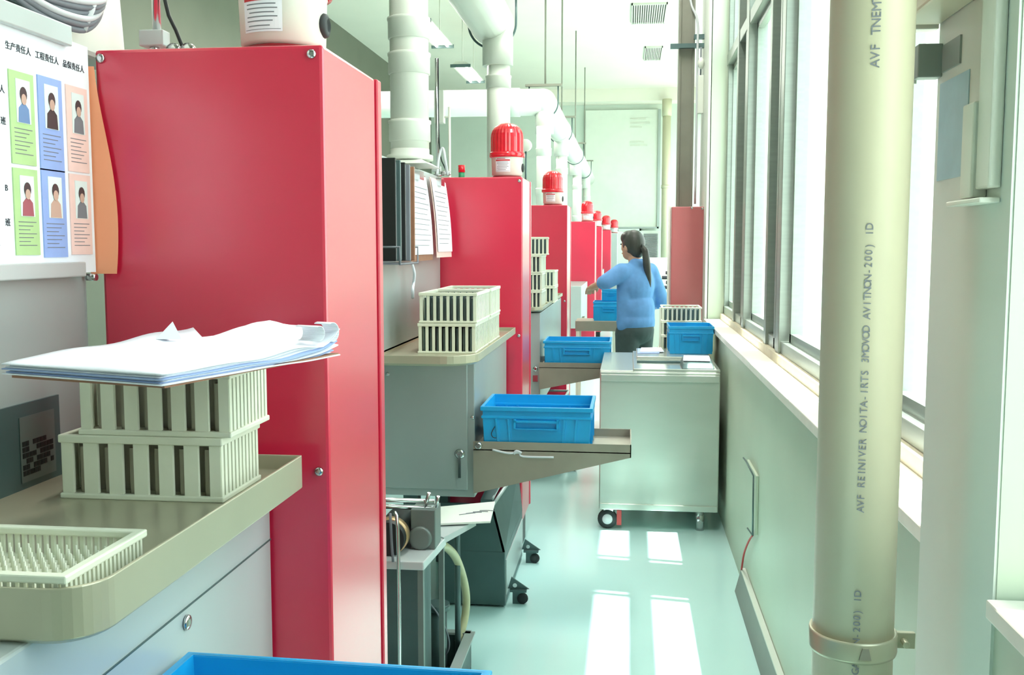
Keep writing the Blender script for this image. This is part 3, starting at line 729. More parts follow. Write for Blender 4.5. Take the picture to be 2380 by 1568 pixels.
t = thing('round_gauge', 'white round gauge on a short arm behind the second beacon', 'gauge', (-.86, 8.28, 1.84))
MB().lathe([(.001, -.03), (.045, -.03), (.05, -.02), (.05, .02), (.03, .03)], (-.86, 8.28, 2.34), n=24, axis='y').build('dial', 'white_panel', t)
MB().cyl((-.86, 8.28, 1.84), (-.86, 8.28, 2.3), .008).build('stem', 'dark_steel', t)

# ------------------------------------------------------------------ files hung on machine 2
XH = -.86
def hung_board(y0, y1, z0, z1, x0, x1, label, cols, clip=True):
    t = thing('hanging_clipboard', label, 'clipboard', (x0, (y0+y1)/2, z0), 'clipboards hung on the second machine')
    n_ = 10
    def sh(name, m, off, zz0, zz1, yy0, yy1):
        vs = []
        for i in range(n_+1):
            u = i/n_; z = zz0+(zz1-zz0)*u; bow = .006*math.sin(math.pi*u)
            for (yy, xx) in ((yy0, x0), (yy1, x1)):
                lean = (1-u)*.03
                vs.append((xx+off+lean+bow, yy, z)); vs.append((xx+off+lean+bow+.002, yy, z))
        fs = [(4*i+a, 4*i+b, 4*i+4+b, 4*i+4+a) for i in range(n_) for a, b in ((0, 1), (1, 3), (3, 2), (2, 0))]+[(0, 2, 3, 1), (4*n_, 4*n_+1, 4*n_+3, 4*n_+2)]
        return MB().add(vs, fs, False).build(name, m, t)
    sh('board', cols[0], 0, z0, z1, y0, y1); pp = sh('papers', cols[1], .005, z0+.025, z1-.005, y0+.01, y1-.01)
    if clip: MB().box(x0+.006, x0+.03, (y0+y1)/2-.05, (y0+y1)/2+.03, z1-.03, z1+.004).build('clip', 'chrome', t)
    ln = MB()
    for i in range(12):
        u = .08+.075*i; z = z1-.06-(z1-z0-.1)*i/12; lean = (1-(z-z0)/(z1-z0))*.03+.006*math.sin(math.pi*(z-z0)/(z1-z0))
        xm = (x0+x1)/2+lean+.0085; yl = y0+.04; yr = y1-.04-(i % 3)*.03
        def X(yy): return x0+(x1-x0)*(yy-y0)/(y1-y0)+lean+.0085
        ln.hexa([(X(yl)-.001, yl, z), (X(yl)+.0005, yl, z), (X(yr)+.0005, yr, z), (X(yr)-.001, yr, z), (X(yl)-.001, yl, z+.002), (X(yl)+.0005, yl, z+.002), (X(yr)+.0005, yr, z+.002), (X(yr)-.001, yr, z+.002)])
    ln.build('print', 'cable_grey', pp)
hung_board(3.74, 4.2, 1.445, 1.8, -.862, -.87, 'hanging clipboard with white form, pink board showing below it', ('hardboard', 'paper'))
hung_board(4.22, 4.56, 1.455, 1.8, -.855, -.852, 'hanging clipboard of printed sheets nearest the second red cabinet', ('card_pink', 'paper'))
for k in range(5):
    y = 3.47+.05*k; t = thing('hanging_folder', ('black folder nearest the viewer on the second machine', 'dark grey folder hung second in the row', 'black folder hung third in the row', 'grey folder hung fourth in the row', 'brown folder hung next to the white clipboard')[k], 'folder', (-.86, y, 1.45), 'dark folders on the second machine')
    MB().box(-.886, -.825+.006*k, y, y+.012, 1.45, 1.815-.004*k).build('cover', ('black', 'dark_steel', 'black', 'cable_grey', 'hardboard')[k], t, .002)
    MB().box(-.884, -.827+.006*k, y+.014, y+.02, 1.455, 1.8).build('pages', 'paper', t)
t = thing('wire_holder', 'wire holder under the dark folders on the second machine', 'holder', (-.85, 3.6, 1.44))
c_ = MB(); c_.tube([(-.886, 3.42, 1.5), (-.8, 3.42, 1.5), (-.8, 3.42, 1.44), (-.8, 3.72, 1.44), (-.8, 3.72, 1.5), (-.886, 3.72, 1.5)], .004, n=6); c_.build('wire', 'cable_grey', t)
MB().box(-.886, -.8, 3.42, 3.72, 1.438, 1.442).build('floor', 'cable_grey', t)
c_ = MB(); c_.tube([(-.85, 3.82, 1.45), (-.84, 3.84, 1.4), (-.85, 3.87, 1.36), (-.845, 3.83, 1.335), (-.85, 3.85, 1.3)], .006, n=6, sub=4)
tag(c_.build('string', 'paper'), 'twisted pale string dangling below the white clipboard', 'string')

# ------------------------------------------------------------------ coolant pump unit between machines 1 and 2
t = thing('pump_unit', 'coolant pump on a steel stand behind the nearest red cabinet', 'pump', (-.7, 2.9, 0), )
MB().prism([(-1.0, 2.72), (-.575, 2.72), (-.556, 2.97), (-1.0, 2.97)], 'z', .575, .6).build('shelf', 'machine_pale', t, .003)
fr_ = MB()
fr_.box(-.596, -.58, 2.73, 2.75, .02, .575); fr_.box(-.575, -.56, 2.94, 2.96, .02, .575); fr_.box(-.96, -.94, 2.73, 2.75, .02, .575)
fr_.box(-.96, -.57, 2.73, 2.96, .02, .035); fr_.build('frame', 'casting', t)
MB().box(-.92, -.6, 2.8, 2.94, .04, .56).build('panel', 'dark_steel', t)
mo_ = MB(); mo_.cyl((-.69, 2.76, .652), (-.69, 2.94, .652), .05, n=28); mo_.box(-.75, -.665, 2.775, 2.92, .6, .625); mo_.build('motor', 'black', t, .002)
MB().lathe([(.049, 0), (.054, .002), (.054, .03), (.049, .034)], (-.69, 2.785, .652), n=28, axis='y').build('motor_ring', 'copper', t)
hb = MB(); hb.box(-.64, -.565, 2.84, 2.93, .6, .72); hb.lathe([(.03, -.012), (.036, -.008), (.036, .01)], (-.61, 2.84, .635), n=20, axis='y'); hb.build('gear_box', 'casting', t, .003)
rl = MB()
for z in (.722, .742): rl.cyl((-1.0, 2.86, z), (-.57, 2.86, z), .007, n=10)
rl.cyl((-.6, 2.86, .72), (-.585, 2.85, .77), .006, n=8); rl.cyl((-.565, 2.86, .725), (-.557, 2.85, .76), .005, n=8); rl.build('guide_rail', 'chrome', t)
po = MB(); po.tube([(-.66, 2.72, .745), (-.647, 2.705, .7), (-.644, 2.7, .4), (-.645, 2.7, .02)], .0055, n=8, sub=3); po.build('support_rod', 'chrome', t)
st = MB(); st.tube([(-.672, 2.72, .74), (-.668, 2.715, .66), (-.664, 2.715, .6)], .004, n=8, sub=3); st.build('strap', 'cable_grey', t)
ar = MB(); ar.hexa([(-.62, 3.0, .585), (-.56, 2.95, .585), (-.49, 3.15, .588), (-.56, 3.2, .588), (-.62, 3.0, .605), (-.56, 2.95, .605), (-.49, 3.15, .605), (-.56, 3.2, .605)])
ar.build('bracket_arm', 'machine_pale', t)
t = thing('chip_chute', 'white tilted chute plate with smudges, right of the pump', 'chute', (-.54, 3.2, .61))
MB().hexa([(-.612, 3.06, .61), (-.437, 3.11, .61), (-.455, 3.36, .61), (-.65, 3.26, .61), (-.612, 3.06, .616), (-.437, 3.11, .616), (-.455, 3.36, .616), (-.65, 3.26, .616)]).build('plate', 'white_panel', t)
c_ = MB()
for i in range(4): c_.tube([(-.55+.02*i, 3.17+.02*i, .6172), (-.52+.02*i, 3.19+.015*i, .6174), (-.5+.02*i, 3.2+.01*i, .6172)], .0012, n=5, sub=3)
c_.build('smudge', 'cable_grey', t)
MB().cyl((-.62, 3.12, .59), (-.62, 3.12, .64), .012).build('hinge', 'black', t)
lgm = MB(); lgm.cyl((-.57, 3.25, .02), (-.57, 3.25, .61), .01, n=10); lgm.build('post', 'dark_steel', t)
c_ = MB(); c_.tube([(-.60, 2.99, .555), (-.585, 3.1, .53), (-.57, 3.24, .44), (-.562, 3.36, .3), (-.565, 3.38, .2), (-.58, 3.32, .12)], .014, n=12, sub=6)
tag(c_.build('coolant_hose', 'hose'), 'yellowish clear hose arching from the pump shelf down to the trough', 'hose')
c_ = MB(); c_.tube([(-.63, 3.05, .36), (-.6, 3.08, .3), (-.58, 3.12, .22), (-.585, 3.14, .16), (-.62, 3.14, .12)], .003, n=8, sub=5)
tag(c_.build('thin_wire', 'cable_grey'), 'thin grey wire curving behind the thick hose', 'wire')
t = thing('coolant_trough', 'open dark steel trough on the floor under the pump', 'trough', (-.75, 3.0, 0))
x0, x1, y0, y1 = -1.0, -.54, 2.6, 3.35
b = MB(); b.box(x0, x1, y0, y1, 0, .02); b.box(x0, x1, y0, y0+.01, .02, .14); b.box(x0, x1, y1-.01, y1, .02, .14); b.box(x1-.01, x1, y0, y1, .02, .14); b.box(x0, x0+.01, y0, y1, .02, .14)
b.build('pan', 'dark_steel', t, .002)
b = MB(); b.box(x1-.02, x1+.015, y0, y1, .14, .148); b.box(x0, x1, y1-.02, y1+.01, .14, .148); b.build('lip', 'machine_grey', t)
b = MB(); b.cyl((-.62, 3.15, .02), (-.62, 3.15, .3), .03); b.cyl((-.62, 3.15, .3), (-.62, 3.15, .32), .04); b.build('filter_can', 'dark_steel', t)

# ------------------------------------------------------------------ chip bins with castors
def castor(par, x, y, z, s=1.):
    b = MB(); b.prism([(y-.005, z), (y+.005, z), (y+.005, z+.06*s), (y-.005, z+.06*s)], 'x', x-.03*s, x+.02*s)
    b.box(x-.04*s, x+.03*s, y-.02*s, y+.02*s, z+.055*s, z+.065*s)
    b.prism([(x-.05*s, z+.065*s), (x+.04*s, z+.065*s), (x-.035*s, z+.115*s)], 'y', y-.004, y+.004)
    c_ = b.build('castor', 'dark_steel', par)
    MB().lathe([(.005, -.008), (.022*s, -.009), (.024*s, 0), (.022*s, .009), (.005, .008)], (x+.012*s, y, z+.024*s), n=18, axis='y').build('wheel', 'rubber', c_)
    MB().cyl((x-.02*s, y-.006, z+.08*s), (x-.02*s, y+.006, z+.08*s), .009*s, n=14).build('washer', 'chrome', c_)
def bin_(x0, x1, y0, y1, h, label):
    t = thing('chip_bin', label, 'bin', ((x0+x1)/2, (y0+y1)/2, 0), 'dark wheeled chip bins')
    b = MB(); b.hexa([(x0, y0, .01), (x1, y0, .01), (x1, y1, .01), (x0, y1, .01), (x0, y0, .24), (x1, y0, .24), (x1, y1, .24), (x0, y1, .24)]); b.build('tank', 'dark_steel', t, .003)
    f = MB(); f.hexa([(x0, y0, .24), (x1, y0, .24), (x1-.01, y0+.01, .24), (x0, y0+.01, .24), (x0, y0, h), (x1-.05, y0, h), (x1-.055, y0+.01, h), (x0, y0+.01, h)])
    f.hexa([(x1-.01, y0, .24), (x1, y0, .24), (x1, y1, .24), (x1-.01, y1, .24), (x1-.06, y0, h), (x1-.05, y0, h), (x1-.02, y1, h), (x1-.03, y1, h)])
    f.build('hopper', 'dark_steel', t)
    MB().hexa([(x1, y0+.02, .05), (x1+.004, y0+.02, .05), (x1+.004, y1-.02, .05), (x1, y1-.02, .05), (x1, y0+.02, .2), (x1+.004, y0+.02, .2), (x1+.004, y1-.02, .2), (x1, y1-.02, .2)]).build('side_reflection', 'machine_pale', t)  # pale sheet stands for the bright reflection on the bin's dark side
    MB().tube([(x1-.05, y0, h), (x1-.02, y1, h), (x0, y1, h)], .008, n=8).build('rim', 'machine_grey', t)
    for y in (y0+.06, y1-.07): castor(t, x1+.055, y, 0)
    return t
bin_(-.78, -.498, 3.98, 4.655, .44, 'dark wheeled chip bin under the second machine')
bin_(-.8, -.42, 6.5, 7.4, .42, 'dark wheeled chip bin under the third machine, behind the blue crate')
t = thing('support_brace', 'dark slanted brace with pale edge under the crate shelf of the second machine', 'brace', (-.5, 4.2, .2))
b = MB(); b.hexa([(-.60, 3.98, .445), (-.55, 3.98, .445), (-.53, 4.6, .56), (-.56, 4.6, .56), (-.60, 3.98, .46), (-.55, 3.98, .46), (-.53, 4.6, .575), (-.56, 4.6, .575)]); b.build('bar', 'dark_steel', t)
MB().box(-.552, -.546, 3.98, 4.5, .46, .468).build('edge', 'machine_pale', t)

# ------------------------------------------------------------------ steel cart
t = thing('steel_cart', 'stainless steel box cart on castors against the window wall', 'cart', (.16, 5.8, 0))
MB().box(-.145, .478, 5.18, 6.09, .11, .85).build('body', 'cart_steel', t, .006)
MB().box(-.14, .473, 5.17, 5.18, .8, .835).build('front_rail', 'cart_steel', t, .002)
MB().box(-.14, .473, 5.173, 5.18, .115, .145).build('bottom_rail', 'cart_steel', t, .002)
tp = MB(); tp.box(.03, .478, 5.19, 6.09, .85, .866); tp.box(-.145, .03, 5.19, 6.09, .85, .856); tp.build('worktop', 'cart_steel', t, .003)
gt = MB(); gt.box(.05, .46, 5.62, 6.08, .866, .884); gt.build('raised_tray', 'cart_steel', t, .004)
MB().box(.05, .45, 5.45, 5.47, .866, .878).build('divider', 'dark_steel', t)
for x, y in ((-.1, 5.22), (-.1, 6.0)):
    c_ = MB(); c_.box(x-.02, x+.03, y-.01, y+.03, .075, .11); c_.cyl((x, y, .06), (x, y, .1), .01); co = c_.build('castor', 'chrome', t)
    MB().lathe([(.01, -.014), (.048, -.014), (.052, -.008), (.052, .008), (.048, .014), (.01, .014)], (x, y, .052), n=26, axis='y').build('wheel', 'rubber', co)
    MB().lathe([(.004, -.017), (.026, -.017), (.028, -.014), (.028, .014), (.004, .015)], (x, y, .052), n=20, axis='y').build('hub', 'cable_pale', co)
    MB().box(x+.05, x+.075, y-.01, y+.02, .02, .1).build('brake_pedal', 'wheel_red', co)
for x, y in ((.39, 5.24), (.39, 6.0)):
    MB().cyl((x, y, 0), (x, y, .11), .022).build('fixed_foot', 'chrome', t)
t = thing('label_printer', 'dark flat device with a white sheet on it, on the cart front corner', 'device', (.37, 5.3, .866))
MB().hexa([(.28, 5.2, .866), (.45, 5.2, .866), (.45, 5.42, .866), (.28, 5.42, .866), (.29, 5.23, .895), (.44, 5.23, .895), (.44, 5.4, .91), (.29, 5.4, .91)]).build('case', 'dark_steel', t, .006)
MB().hexa([(.29, 5.26, .902), (.43, 5.25, .902), (.435, 5.4, .913), (.3, 5.4, .913), (.29, 5.26, .906), (.43, 5.25, .906), (.435, 5.4, .917), (.3, 5.4, .917)]).build('sheet', 'paper', t)
t = thing('paper_pile', 'loose white and bluish papers on the left of the cart top', 'papers', (.12, 6.0, .866))
MB().hexa([(.055, 5.75, .8845), (.18, 5.77, .8845), (.2, 6.0, .8845), (.06, 6.02, .8845), (.055, 5.75, .889), (.18, 5.77, .889), (.2, 6.0, .889), (.06, 6.02, .889)]).build('top_sheet', 'paper_blue', t)
MB().hexa([(.07, 5.8, .8892), (.21, 5.82, .8892), (.2, 6.05, .8892), (.08, 6.03, .8892), (.07, 5.8, .893), (.21, 5.82, .893), (.2, 6.05, .893), (.08, 6.03, .893)]).build('upper_sheet', 'paper', t)

# ------------------------------------------------------------------ right side: posts and pipes beyond the pier
t = thing('steel_post', 'brown steel post rising above the red cabinet by the window', 'post', (.37, 7.2, 1.77))
MB().box(.33, .345, 7.13, 7.27, 0, 5.3).box(.425, .44, 7.13, 7.27, 0, 5.3).box(.345, .425, 7.14, 7.16, 0, 5.3).build('beam', 'column_brown', t)
MB().box(.27, .51, 7.08, 7.12, 2.87, 2.9).box(.43, .51, 7.08, 7.12, 2.93, 2.96).build('bracket', 'dark_steel', t)
c_ = MB(); c_.tube([(.36, 7.1, 3.6), (.4, 7.09, 3.2), (.45, 7.08, 3.05), (.455, 7.08, 2.8), (.455, 7.08, 1.8)], .008, n=8, sub=5)
tag(c_.build('electric_cable', 'cable_pale'), 'pale cable bending down past the brown post', 'cable')
t = thing('wall_lamp', 'small white bulb lamp on a plate beside the brown post', 'lamp', (.48, 7.06, 2.6))
MB().ell((.478, 7.06, 2.76), (.022, .022, .04)).build('bulb', 'white_panel', t); MB().box(.46, .5, 7.06, 7.1, 2.42, 2.68).build('plate', 'white_panel', t, .004)
MB().cyl((.478, 7.07, 2.68), (.478, 7.07, 2.87), .006).build('stem', 'cable_grey', t)
tag(MB().cyl((.275, 6.95, 0), (.275, 6.95, 1.78), .011).build('thin_pipe', 'pvc_white'), 'thin white upright pipe along the left edge of the wall-side red cabinet', 'pipe')
t = thing('vertical_pipe', 'cream vertical pipe at the far end, left of the brown post', 'pipe', (.86, 24.2, 0))
MB().cyl((.86, 24.2, 0), (.86, 24.2, 5.0), .1).build('pipe', 'pvc_cream', t); MB().cyl((.86, 24.2, 4.6), (.86, 24.2, 5.0), .115).build('sleeve', 'pvc_cream', t); MB().cyl((.86, 24.2, 2.9), (.86, 24.2, 2.98), .112).build('coupling', 'pvc_cream', t)
# far end
t = thing('wall_partition', 'large white framed panel on the far wall, above the worker', 'panel', (-.2, 24.8, 1.98))
MB().box(-1.1, .68, 24.9, 24.98, 1.98, 4.86).build('panel', 'white_panel', t)
b = MB(); b.box(-1.1, .72, 24.86, 24.9, 1.96, 2.0); b.box(.68, .74, 24.86, 24.9, 1.96, 4.86); b.build('frame', 'machine_grey', t)
b = MB()
for z in (4.62, 4.52, 4.42, 4.06, 3.98): b.box(.0, .5-(z % .3), 24.88, 24.9, z, z+.03)
b.build('vent_slots', 'lamp_body', t)
t = thing('louvre_door', 'white louvred panel behind the worker at the far end', 'panel', (.5, 24.7, 0))
MB().box(.3, .8, 24.7, 24.78, 0, 1.9).build('frame', 'white_panel', t)
for k in range(18): MB().box(.36, .7, 24.66, 24.7, 1.2+.036*k, 1.215+.036*k).build('slat', 'cable_grey', t)
t = thing('white_doorway', 'pale framed door at the far end left of the worker', 'door', (-.1, 24.7, 0))
MB().box(-.5, .25, 24.7, 24.76, 0, 1.9).build('leaf', 'white_panel', t); b = MB(); b.box(-.55, -.5, 24.68, 24.78, 0, 1.95); b.box(.25, .3, 24.68, 24.78, 0, 1.95); b.box(-.55, .3, 24.68, 24.78, 1.9, 1.95); b.build('door_frame', 'pier_paint', t)
t = thing('white_console', 'white sloping console right of the worker', 'console', (.33, 9.2, 0))
MB().prism([(8.9, 0), (9.6, 0), (9.6, 1.4), (9.35, 1.4), (8.9, 1.02)], 'x', .12, .5).build('cabinet', 'white_panel', t, .01)
for i in range(4): MB().hexa([(.3+.035*(i % 2), 9.02+.05*i, 1.127+.0422*i), (.36+.035*(i % 2), 9.02+.05*i, 1.127+.0422*i), (.36+.035*(i % 2), 9.04+.05*i, 1.144+.0422*i), (.3+.035*(i % 2), 9.04+.05*i, 1.144+.0422*i), (.3+.035*(i % 2), 9.015+.05*i, 1.137+.0422*i), (.36+.035*(i % 2), 9.015+.05*i, 1.137+.0422*i), (.36+.035*(i % 2), 9.035+.05*i, 1.154+.0422*i), (.3+.035*(i % 2), 9.035+.05*i, 1.154+.0422*i)]).build('button', 'ink', t)
t = thing('rack_stand', 'cream stand with posts between the cart and the wall-side red cabinet', 'stand', (.32, 6.28, 0))
MB().box(.19, .46, 6.14, 6.42, .84, .866).build('top', 'rack_cream', t, .003)
for x in (.205, .445):
    for y in (6.155, 6.405): MB().box(x-.015, x+.015, y-.015, y+.015, 0, .84).build('leg', 'rack_cream', t)
MB().box(.19, .2, 6.13, 6.15, .866, 1.13).build('end_post', 'rack_cream', t)
# stand with crates at the worker's hands
t = thing('work_stand', 'grey stand with cream legs holding the crates at the worker\'s hands', 'stand', (-.2, 8.45, 0))
MB().box(-.44, -.04, 8.27, 8.6, .80, .885).build('top', 'shelf_steel', t, .003)
for x in (-.42, -.115, -.07):
    for y in (8.29, 8.58): MB().box(x-.014, x+.014, y-.014, y+.014, 0, .80).build('leg', 'rack_cream', t)

# ------------------------------------------------------------------ near drain pipe with clamp
PX, PY, PR = .319, 1.4, .0545
t = thing('drain_pipe', 'thick cream plastic drain pipe with grey print, standing before the near pier', 'pipe', (PX, PY, 0))
pp = MB().cyl((PX, PY, 0), (PX, PY, 5.3), PR, n=48).build('pipe', 'pvc_cream', t)
def pipe_text(body, z, size, ang=-97, name='pipe_print'):
    a = R(ang); rr = PR+.0006
    # characters laid one after another up the pipe, turned a quarter
    adv = size*.62
    for i, ch in enumerate(body):
        if ch == ' ': continue
        zz = z+i*adv
        text(ch, size, name, 'cable_grey', pp, (PX+rr*math.cos(a), PY+rr*math.sin(a), zz), (0, 0, 1), (math.sin(a)*1.0*1, -math.cos(a), 0), ext=.0001)
pipe_text('AVF TNEMTIHIC INO-U', 1.735, .0165)
pipe_text('AVF REINIVER NOITA-1RTS 3MOVOD AVITNON-200) ID', 1.155-.005, .0135)
pipe_text('GAVI-N-200) ID', .925, .0135)
cl_ = MB(); cl_.lathe([(PR+.0005, .938), (PR+.004, .936), (PR+.005, .94), (PR+.005, .962), (PR+.004, .966), (PR+.0005, .964)], (PX, PY, 0), n=48)
t = thing('pipe_clamp', 'steel clamp holding the cream drain pipe to the wall', 'clamp', (PX, PY, .936))
cl_.build('band', 'tray_steel', t)
b = MB(); b.box(PX+PR, PX+PR+.03, PY-.004, PY+.004, .94, .963); b.cyl((PX+PR+.014, PY-.02, .951), (PX+PR+.014, PY+.02, .951), .005, n=10); b.build('lug', 'tray_steel', t, .001)
b = MB(); b.hexa([(PX-.004, PY-PR-.007, .944), (PX+.012, PY-PR-.007, .944), (PX+.012, PY-PR+.002, .944), (PX-.004, PY-PR+.002, .944), (PX, PY-PR-.007, .96), (PX+.008, PY-PR-.007, .96), (PX+.008, PY-PR+.002, .96), (PX, PY-PR+.002, .96)]); b.build('buckle', 'shelf_steel', t)

# pier fittings
t = thing('junction_box', 'cream box high on the near pier, cut by the top edge', 'box', (.44, 1.5, 1.83))
MB().box(.405, .465, 1.36, 1.6, 1.835, 2.2).build('case', 'pvc_cream', t, .004); MB().box(.405, .465, 1.605, 1.63, 1.83, 2.2).build('side_rib', 'white_panel', t, .002)
t = thing('socket_box', 'grey socket box on the edge of the near pier', 'socket', (.45, 1.65, 1.76))
MB().box(.43, .466, 1.585, 1.612, 1.755, 1.805).build('case', 'socket_grey', t, .002); MB().box(.43, .436, 1.612, 1.64, 1.75, 1.8).build('flap', 'white_panel', t)
MB().box(.463, .466, 1.5, 1.58, 1.76, 1.8).build('back_plate', 'socket_grey', t)
tag(MB().box(.4645, .466, 1.46, 1.59, 1.6, 1.745).build('wall_sticker', 'sticker_blue'), 'faded bluish sticker on the near pier', 'sticker')
t = thing('cable_trunking', 'white vertical trunking with a lower box on the near pier', 'trunking', (.45, 1.35, 1.55))
MB().box(.45, .466, 1.325, 1.375, 1.575, 2.2).build('channel', 'white_panel', t, .003); MB().box(.445, .466, 1.375, 1.42, 1.565, 1.69).build('outlet_box', 'white_panel', t, .003)
MB().box(.44, .466, 1.325, 1.46, 1.556, 1.563).build('ledge', 'white_panel', t, .002)

# wall outlet, wire and floor trunking
t = thing('wall_outlet', 'slim wall box with dark edge low on the window wall', 'outlet', (.515, 4.1, .36))
MB().box(.508, .52, 3.93, 4.24, .36, .6).build('cover', 'wall_paint', t, .003)
b = MB(); b.tube([(.505, 4.34, .585), (.5, 4.2, .6), (.498, 3.93, .6), (.5, 3.93, .36), (.5, 4.1, .34)], .0035, n=6, sub=1); b.build('edge_wire', 'dark_steel', t)
c_ = MB(); c_.tube([(.5, 3.93, .36), (.5, 4.05, .3), (.5, 4.2, .2), (.5, 4.28, .1)], .004, n=6, sub=4)
tag(c_.build('outlet_wire', 'wheel_red'), 'reddish wire from the wall box down to the floor trunking', 'wire')
t = thing('floor_trunking', 'grey-green cable trunking along the foot of the window wall', 'trunking', (.5, 2, 0))
MB().prism([(.475, 0), (.519, 0), (.519, .1), (.5, .1)], 'y', 1.62, 4.3).build('channel', 'socket_grey', t, .002)
MB().prism([(.497, .099), (.519, .099), (.519, .106), (.497, .106)], 'y', 1.62, 4.3).build('cover', 'pier_paint', t)

# ------------------------------------------------------------------ worker
wk = thing('person', 'worker with long ponytail in blue work shirt and dark trousers, reaching to a crate', 'person', (.05, 7.7, 0))
fa = R(141)   # facing direction angle in plan
FX = Vector((math.cos(fa), math.sin(fa), 0)); SX = Vector((FX.y, -FX.x, 0))   # forward, right
base = Vector((.05, 7.7, 0))
def W(f, s, z): return base+FX*f+SX*s+Vector((0, 0, z))
def blob(items, name, m, vox=.009, smooth=6):
    b = MB()
    for it in items:
        if it[0] == 'e':
            _, c_, r_, = it; e = MB().ell((0, 0, 0), r_, 20, 14)
            e.v = [tuple(Vector(c_)+FX*v[0]+SX*v[1]+Vector((0, 0, v[2]))) for v in e.v]; b.add(e.v, e.f, True)
        else:
            _, a, c_, r1, r2 = it
            b.cyl(a, c_, r1, r2, n=18); b.ell(a, (r1,)*3, 14, 10); b.ell(c_, (r2,)*3, 14, 10)
    o = b.build(name, m, wk)
    rm = o.modifiers.new('remesh', 'REMESH'); rm.mode = 'VOXEL'; rm.voxel_size = vox; rm.use_smooth_shade = True
    s = o.modifiers.new('smooth', 'SMOOTH'); s.iterations = smooth; s.factor = .5
    return o
hip = .86; sh = 1.33
shL, shR = W(.0, -.165, sh), W(-.01, .165, sh)
elL, wrL = W(.05, -.285, 1.24), W(.27, -.16, 1.2)
elR, wrR = W(-.06, .26, 1.08), W(.17, .2, 1.0)
hc = W(.035, 0, 1.51)
body = [('e', W(0, 0, 1.15), (.095, .14, .22)), ('e', W(0, 0, .9), (.1, .15, .12)), ('c', W(-.005, 0, 1.34), W(.015, 0, 1.44), .052, .048),
        ('e', hc, (.088, .072, .108)), ('e', hc+FX*.03+Vector((0, 0, -.065)), (.05, .048, .045)), ('e', hc+FX*.092+Vector((0, 0, -.02)), (.014, .01, .022)),
        ('e', hc+FX*.086+Vector((0, 0, -.058)), (.01, .022, .007)),
        ('e', hc+SX*.074+Vector((0, 0, -.015)), (.018, .008, .03)), ('e', hc-SX*.074+Vector((0, 0, -.015)), (.018, .008, .03)),
        ('c', shL, elL, .045, .036), ('c', elL, wrL, .035, .024), ('c', shR, elR, .045, .036), ('c', elR, wrR, .035, .024),
        ('c', W(0, -.085, .86), W(.01, -.09, .46), .075, .05), ('c', W(.01, -.09, .46), W(-.01, -.09, .08), .048, .034),
        ('c', W(0, .085, .86), W(.02, .1, .46), .075, .05), ('c', W(.02, .1, .46), W(0, .1, .08), .048, .034)]
# hands: palm plus five separate fingers each, curled
def hand(wr_, d_, side, out):
    d_ = d_.normalized(); up = Vector((0, 0, 1)); sd = d_.cross(up).normalized()
    out.append(('c', wr_, wr_+d_*.045, .024, .026)); out.append(('c', wr_+d_*.03-sd*.015, wr_+d_*.075-sd*.015, .018, .017)); out.append(('c', wr_+d_*.03+sd*.015, wr_+d_*.075+sd*.015, .018, .017))
    for k, (o_, ln_) in enumerate(((-.031, .06), (-.011, .072), (.011, .068), (.031, .052))):
        p0 = wr_+d_*.08+sd*o_; p1 = p0+d_*ln_*.55-up*.008; p2 = p1+d_*ln_*.4-up*.03
        out.append(('c', p0, p1, .0095, .0088)); out.append(('c', p1, p2, .0088, .0075))
    p0 = wr_+d_*.03+sd*side*.025; p1 = p0+d_*.035+sd*side*.022-up*.012; out.append(('c', p0, p1, .012, .0105)); out.append(('c', p1, p1+d_*.028-up*.014, .0105, .0085))
hand(wrL, (wrL-elL)+Vector((0, 0, -.02)), 1, body); hand(wrR, (wrR-elR), -1, body)
blob(body, 'body', 'skin', .006, 4)
for s in (-1, 1):
    e = MB().ell(tuple(hc+FX*.081+SX*s*.03+Vector((0, 0, .012))), (.009, .009, .006), 10, 8); e.build('eye', 'ink', wk)
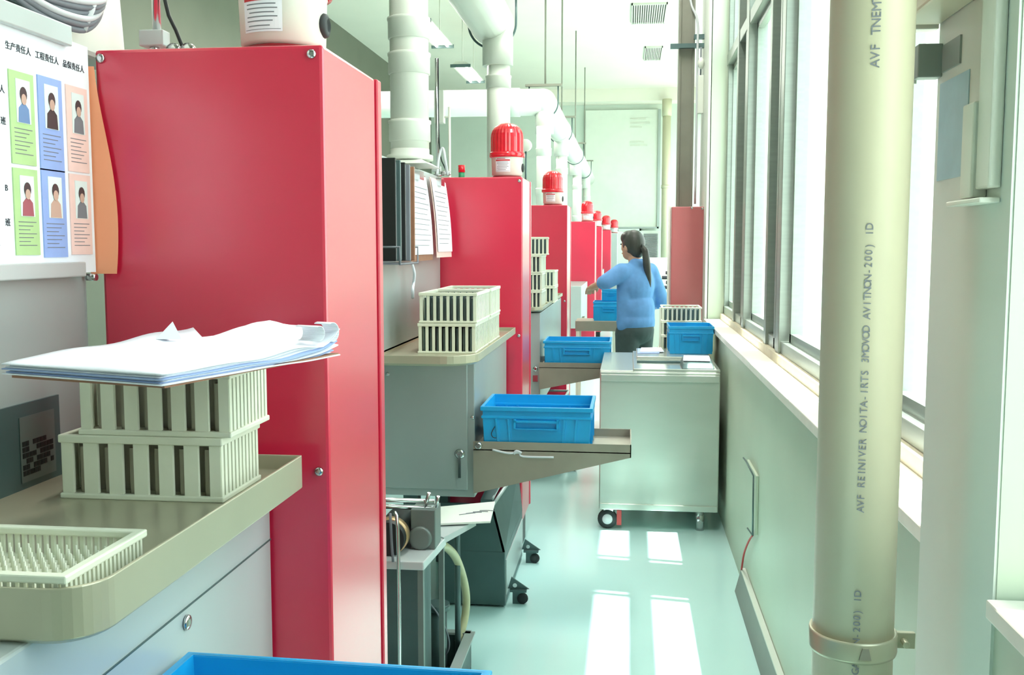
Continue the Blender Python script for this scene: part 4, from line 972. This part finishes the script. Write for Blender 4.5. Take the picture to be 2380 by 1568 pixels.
shirt = [('e', W(-.005, 0, 1.2), (.125, .175, .18)), ('e', W(-.015, 0, 1.02), (.125, .17, .16)), ('e', W(-.01, 0, .93), (.13, .18, .11)), ('c', shL+Vector((0, 0, -.02)), shR+Vector((0, 0, -.02)), .068, .068),
         ('c', W(-.02, -.03, 1.36), W(-.02, .03, 1.36), .055, .055), ('c', shL+Vector((0, 0, -.02)), elL, .07, .06), ('c', elL, elL+(wrL-elL)*.25, .058, .055),
         ('c', shR+Vector((0, 0, -.02)), elR, .07, .06), ('c', elR, elR+(wrR-elR)*.2, .056, .054), ('c', W(-.03, -.05, 1.38), W(-.03, .05, 1.38), .03, .03),
         ('c', W(0, .13, 1.25), W(-.02, .15, .9), .06, .05), ('c', W(0, -.13, 1.25), W(0, -.14, .9), .06, .05)]
blob(shirt, 'work_shirt', 'uniform', .009, 5)
blob([('e', W(-.01, 0, .86), (.125, .17, .12)), ('c', W(0, -.085, .84), W(.01, -.09, .46), .098, .075), ('c', W(.01, -.09, .46), W(-.01, -.09, .06), .072, .062),
      ('c', W(0, .085, .84), W(.02, .1, .46), .098, .075), ('c', W(.02, .1, .46), W(0, .1, .06), .072, .062)], 'trousers', 'trousers', .01, 5)
blob([('e', hc+FX*-.016+Vector((0, 0, .018)), (.092, .084, .106)), ('e', hc+FX*-.05+Vector((0, 0, -.03)), (.052, .062, .07)), ('e', hc+FX*.02+Vector((0, 0, .06)), (.075, .074, .06))], 'hair', 'hair', .007, 3)
pt = MB(); P0 = [hc-FX*.085+Vector((0, 0, -.0)), hc-FX*.13+Vector((0, 0, -.04)), hc-FX*.145+Vector((0, 0, -.14)), hc-FX*.15+SX*.02+Vector((0, 0, -.26)), hc-FX*.15+SX*.035+Vector((0, 0, -.34))]
blob([('c', P0[0], P0[1], .022, .026), ('c', P0[1], P0[2], .026, .03), ('c', P0[2], P0[3], .03, .022), ('c', P0[3], P0[4], .022, .008)], 'ponytail', 'hair', .006, 3)
MB().lathe([(.022, -.008), (.028, 0), (.022, .008)], tuple(hc-FX*.098+Vector((0, 0, -.012))), n=16, axis='x').build('hair_tie', 'black', wk)
for s in (-1, 1):
    blob([('c', W(-.05, s*.095, .045), W(.13, s*.1, .035), .042, .034)], 'shoe', 'shoe', .008, 3)
cf = MB(); cf.cyl(tuple(elR+(wrR-elR)*.18), tuple(elR+(wrR-elR)*.3), .055, .05, n=20); cf.build('sleeve_cuff', 'paper_blue', wk)

for o in sc.objects:
    if '_o' in o: del o['_o']
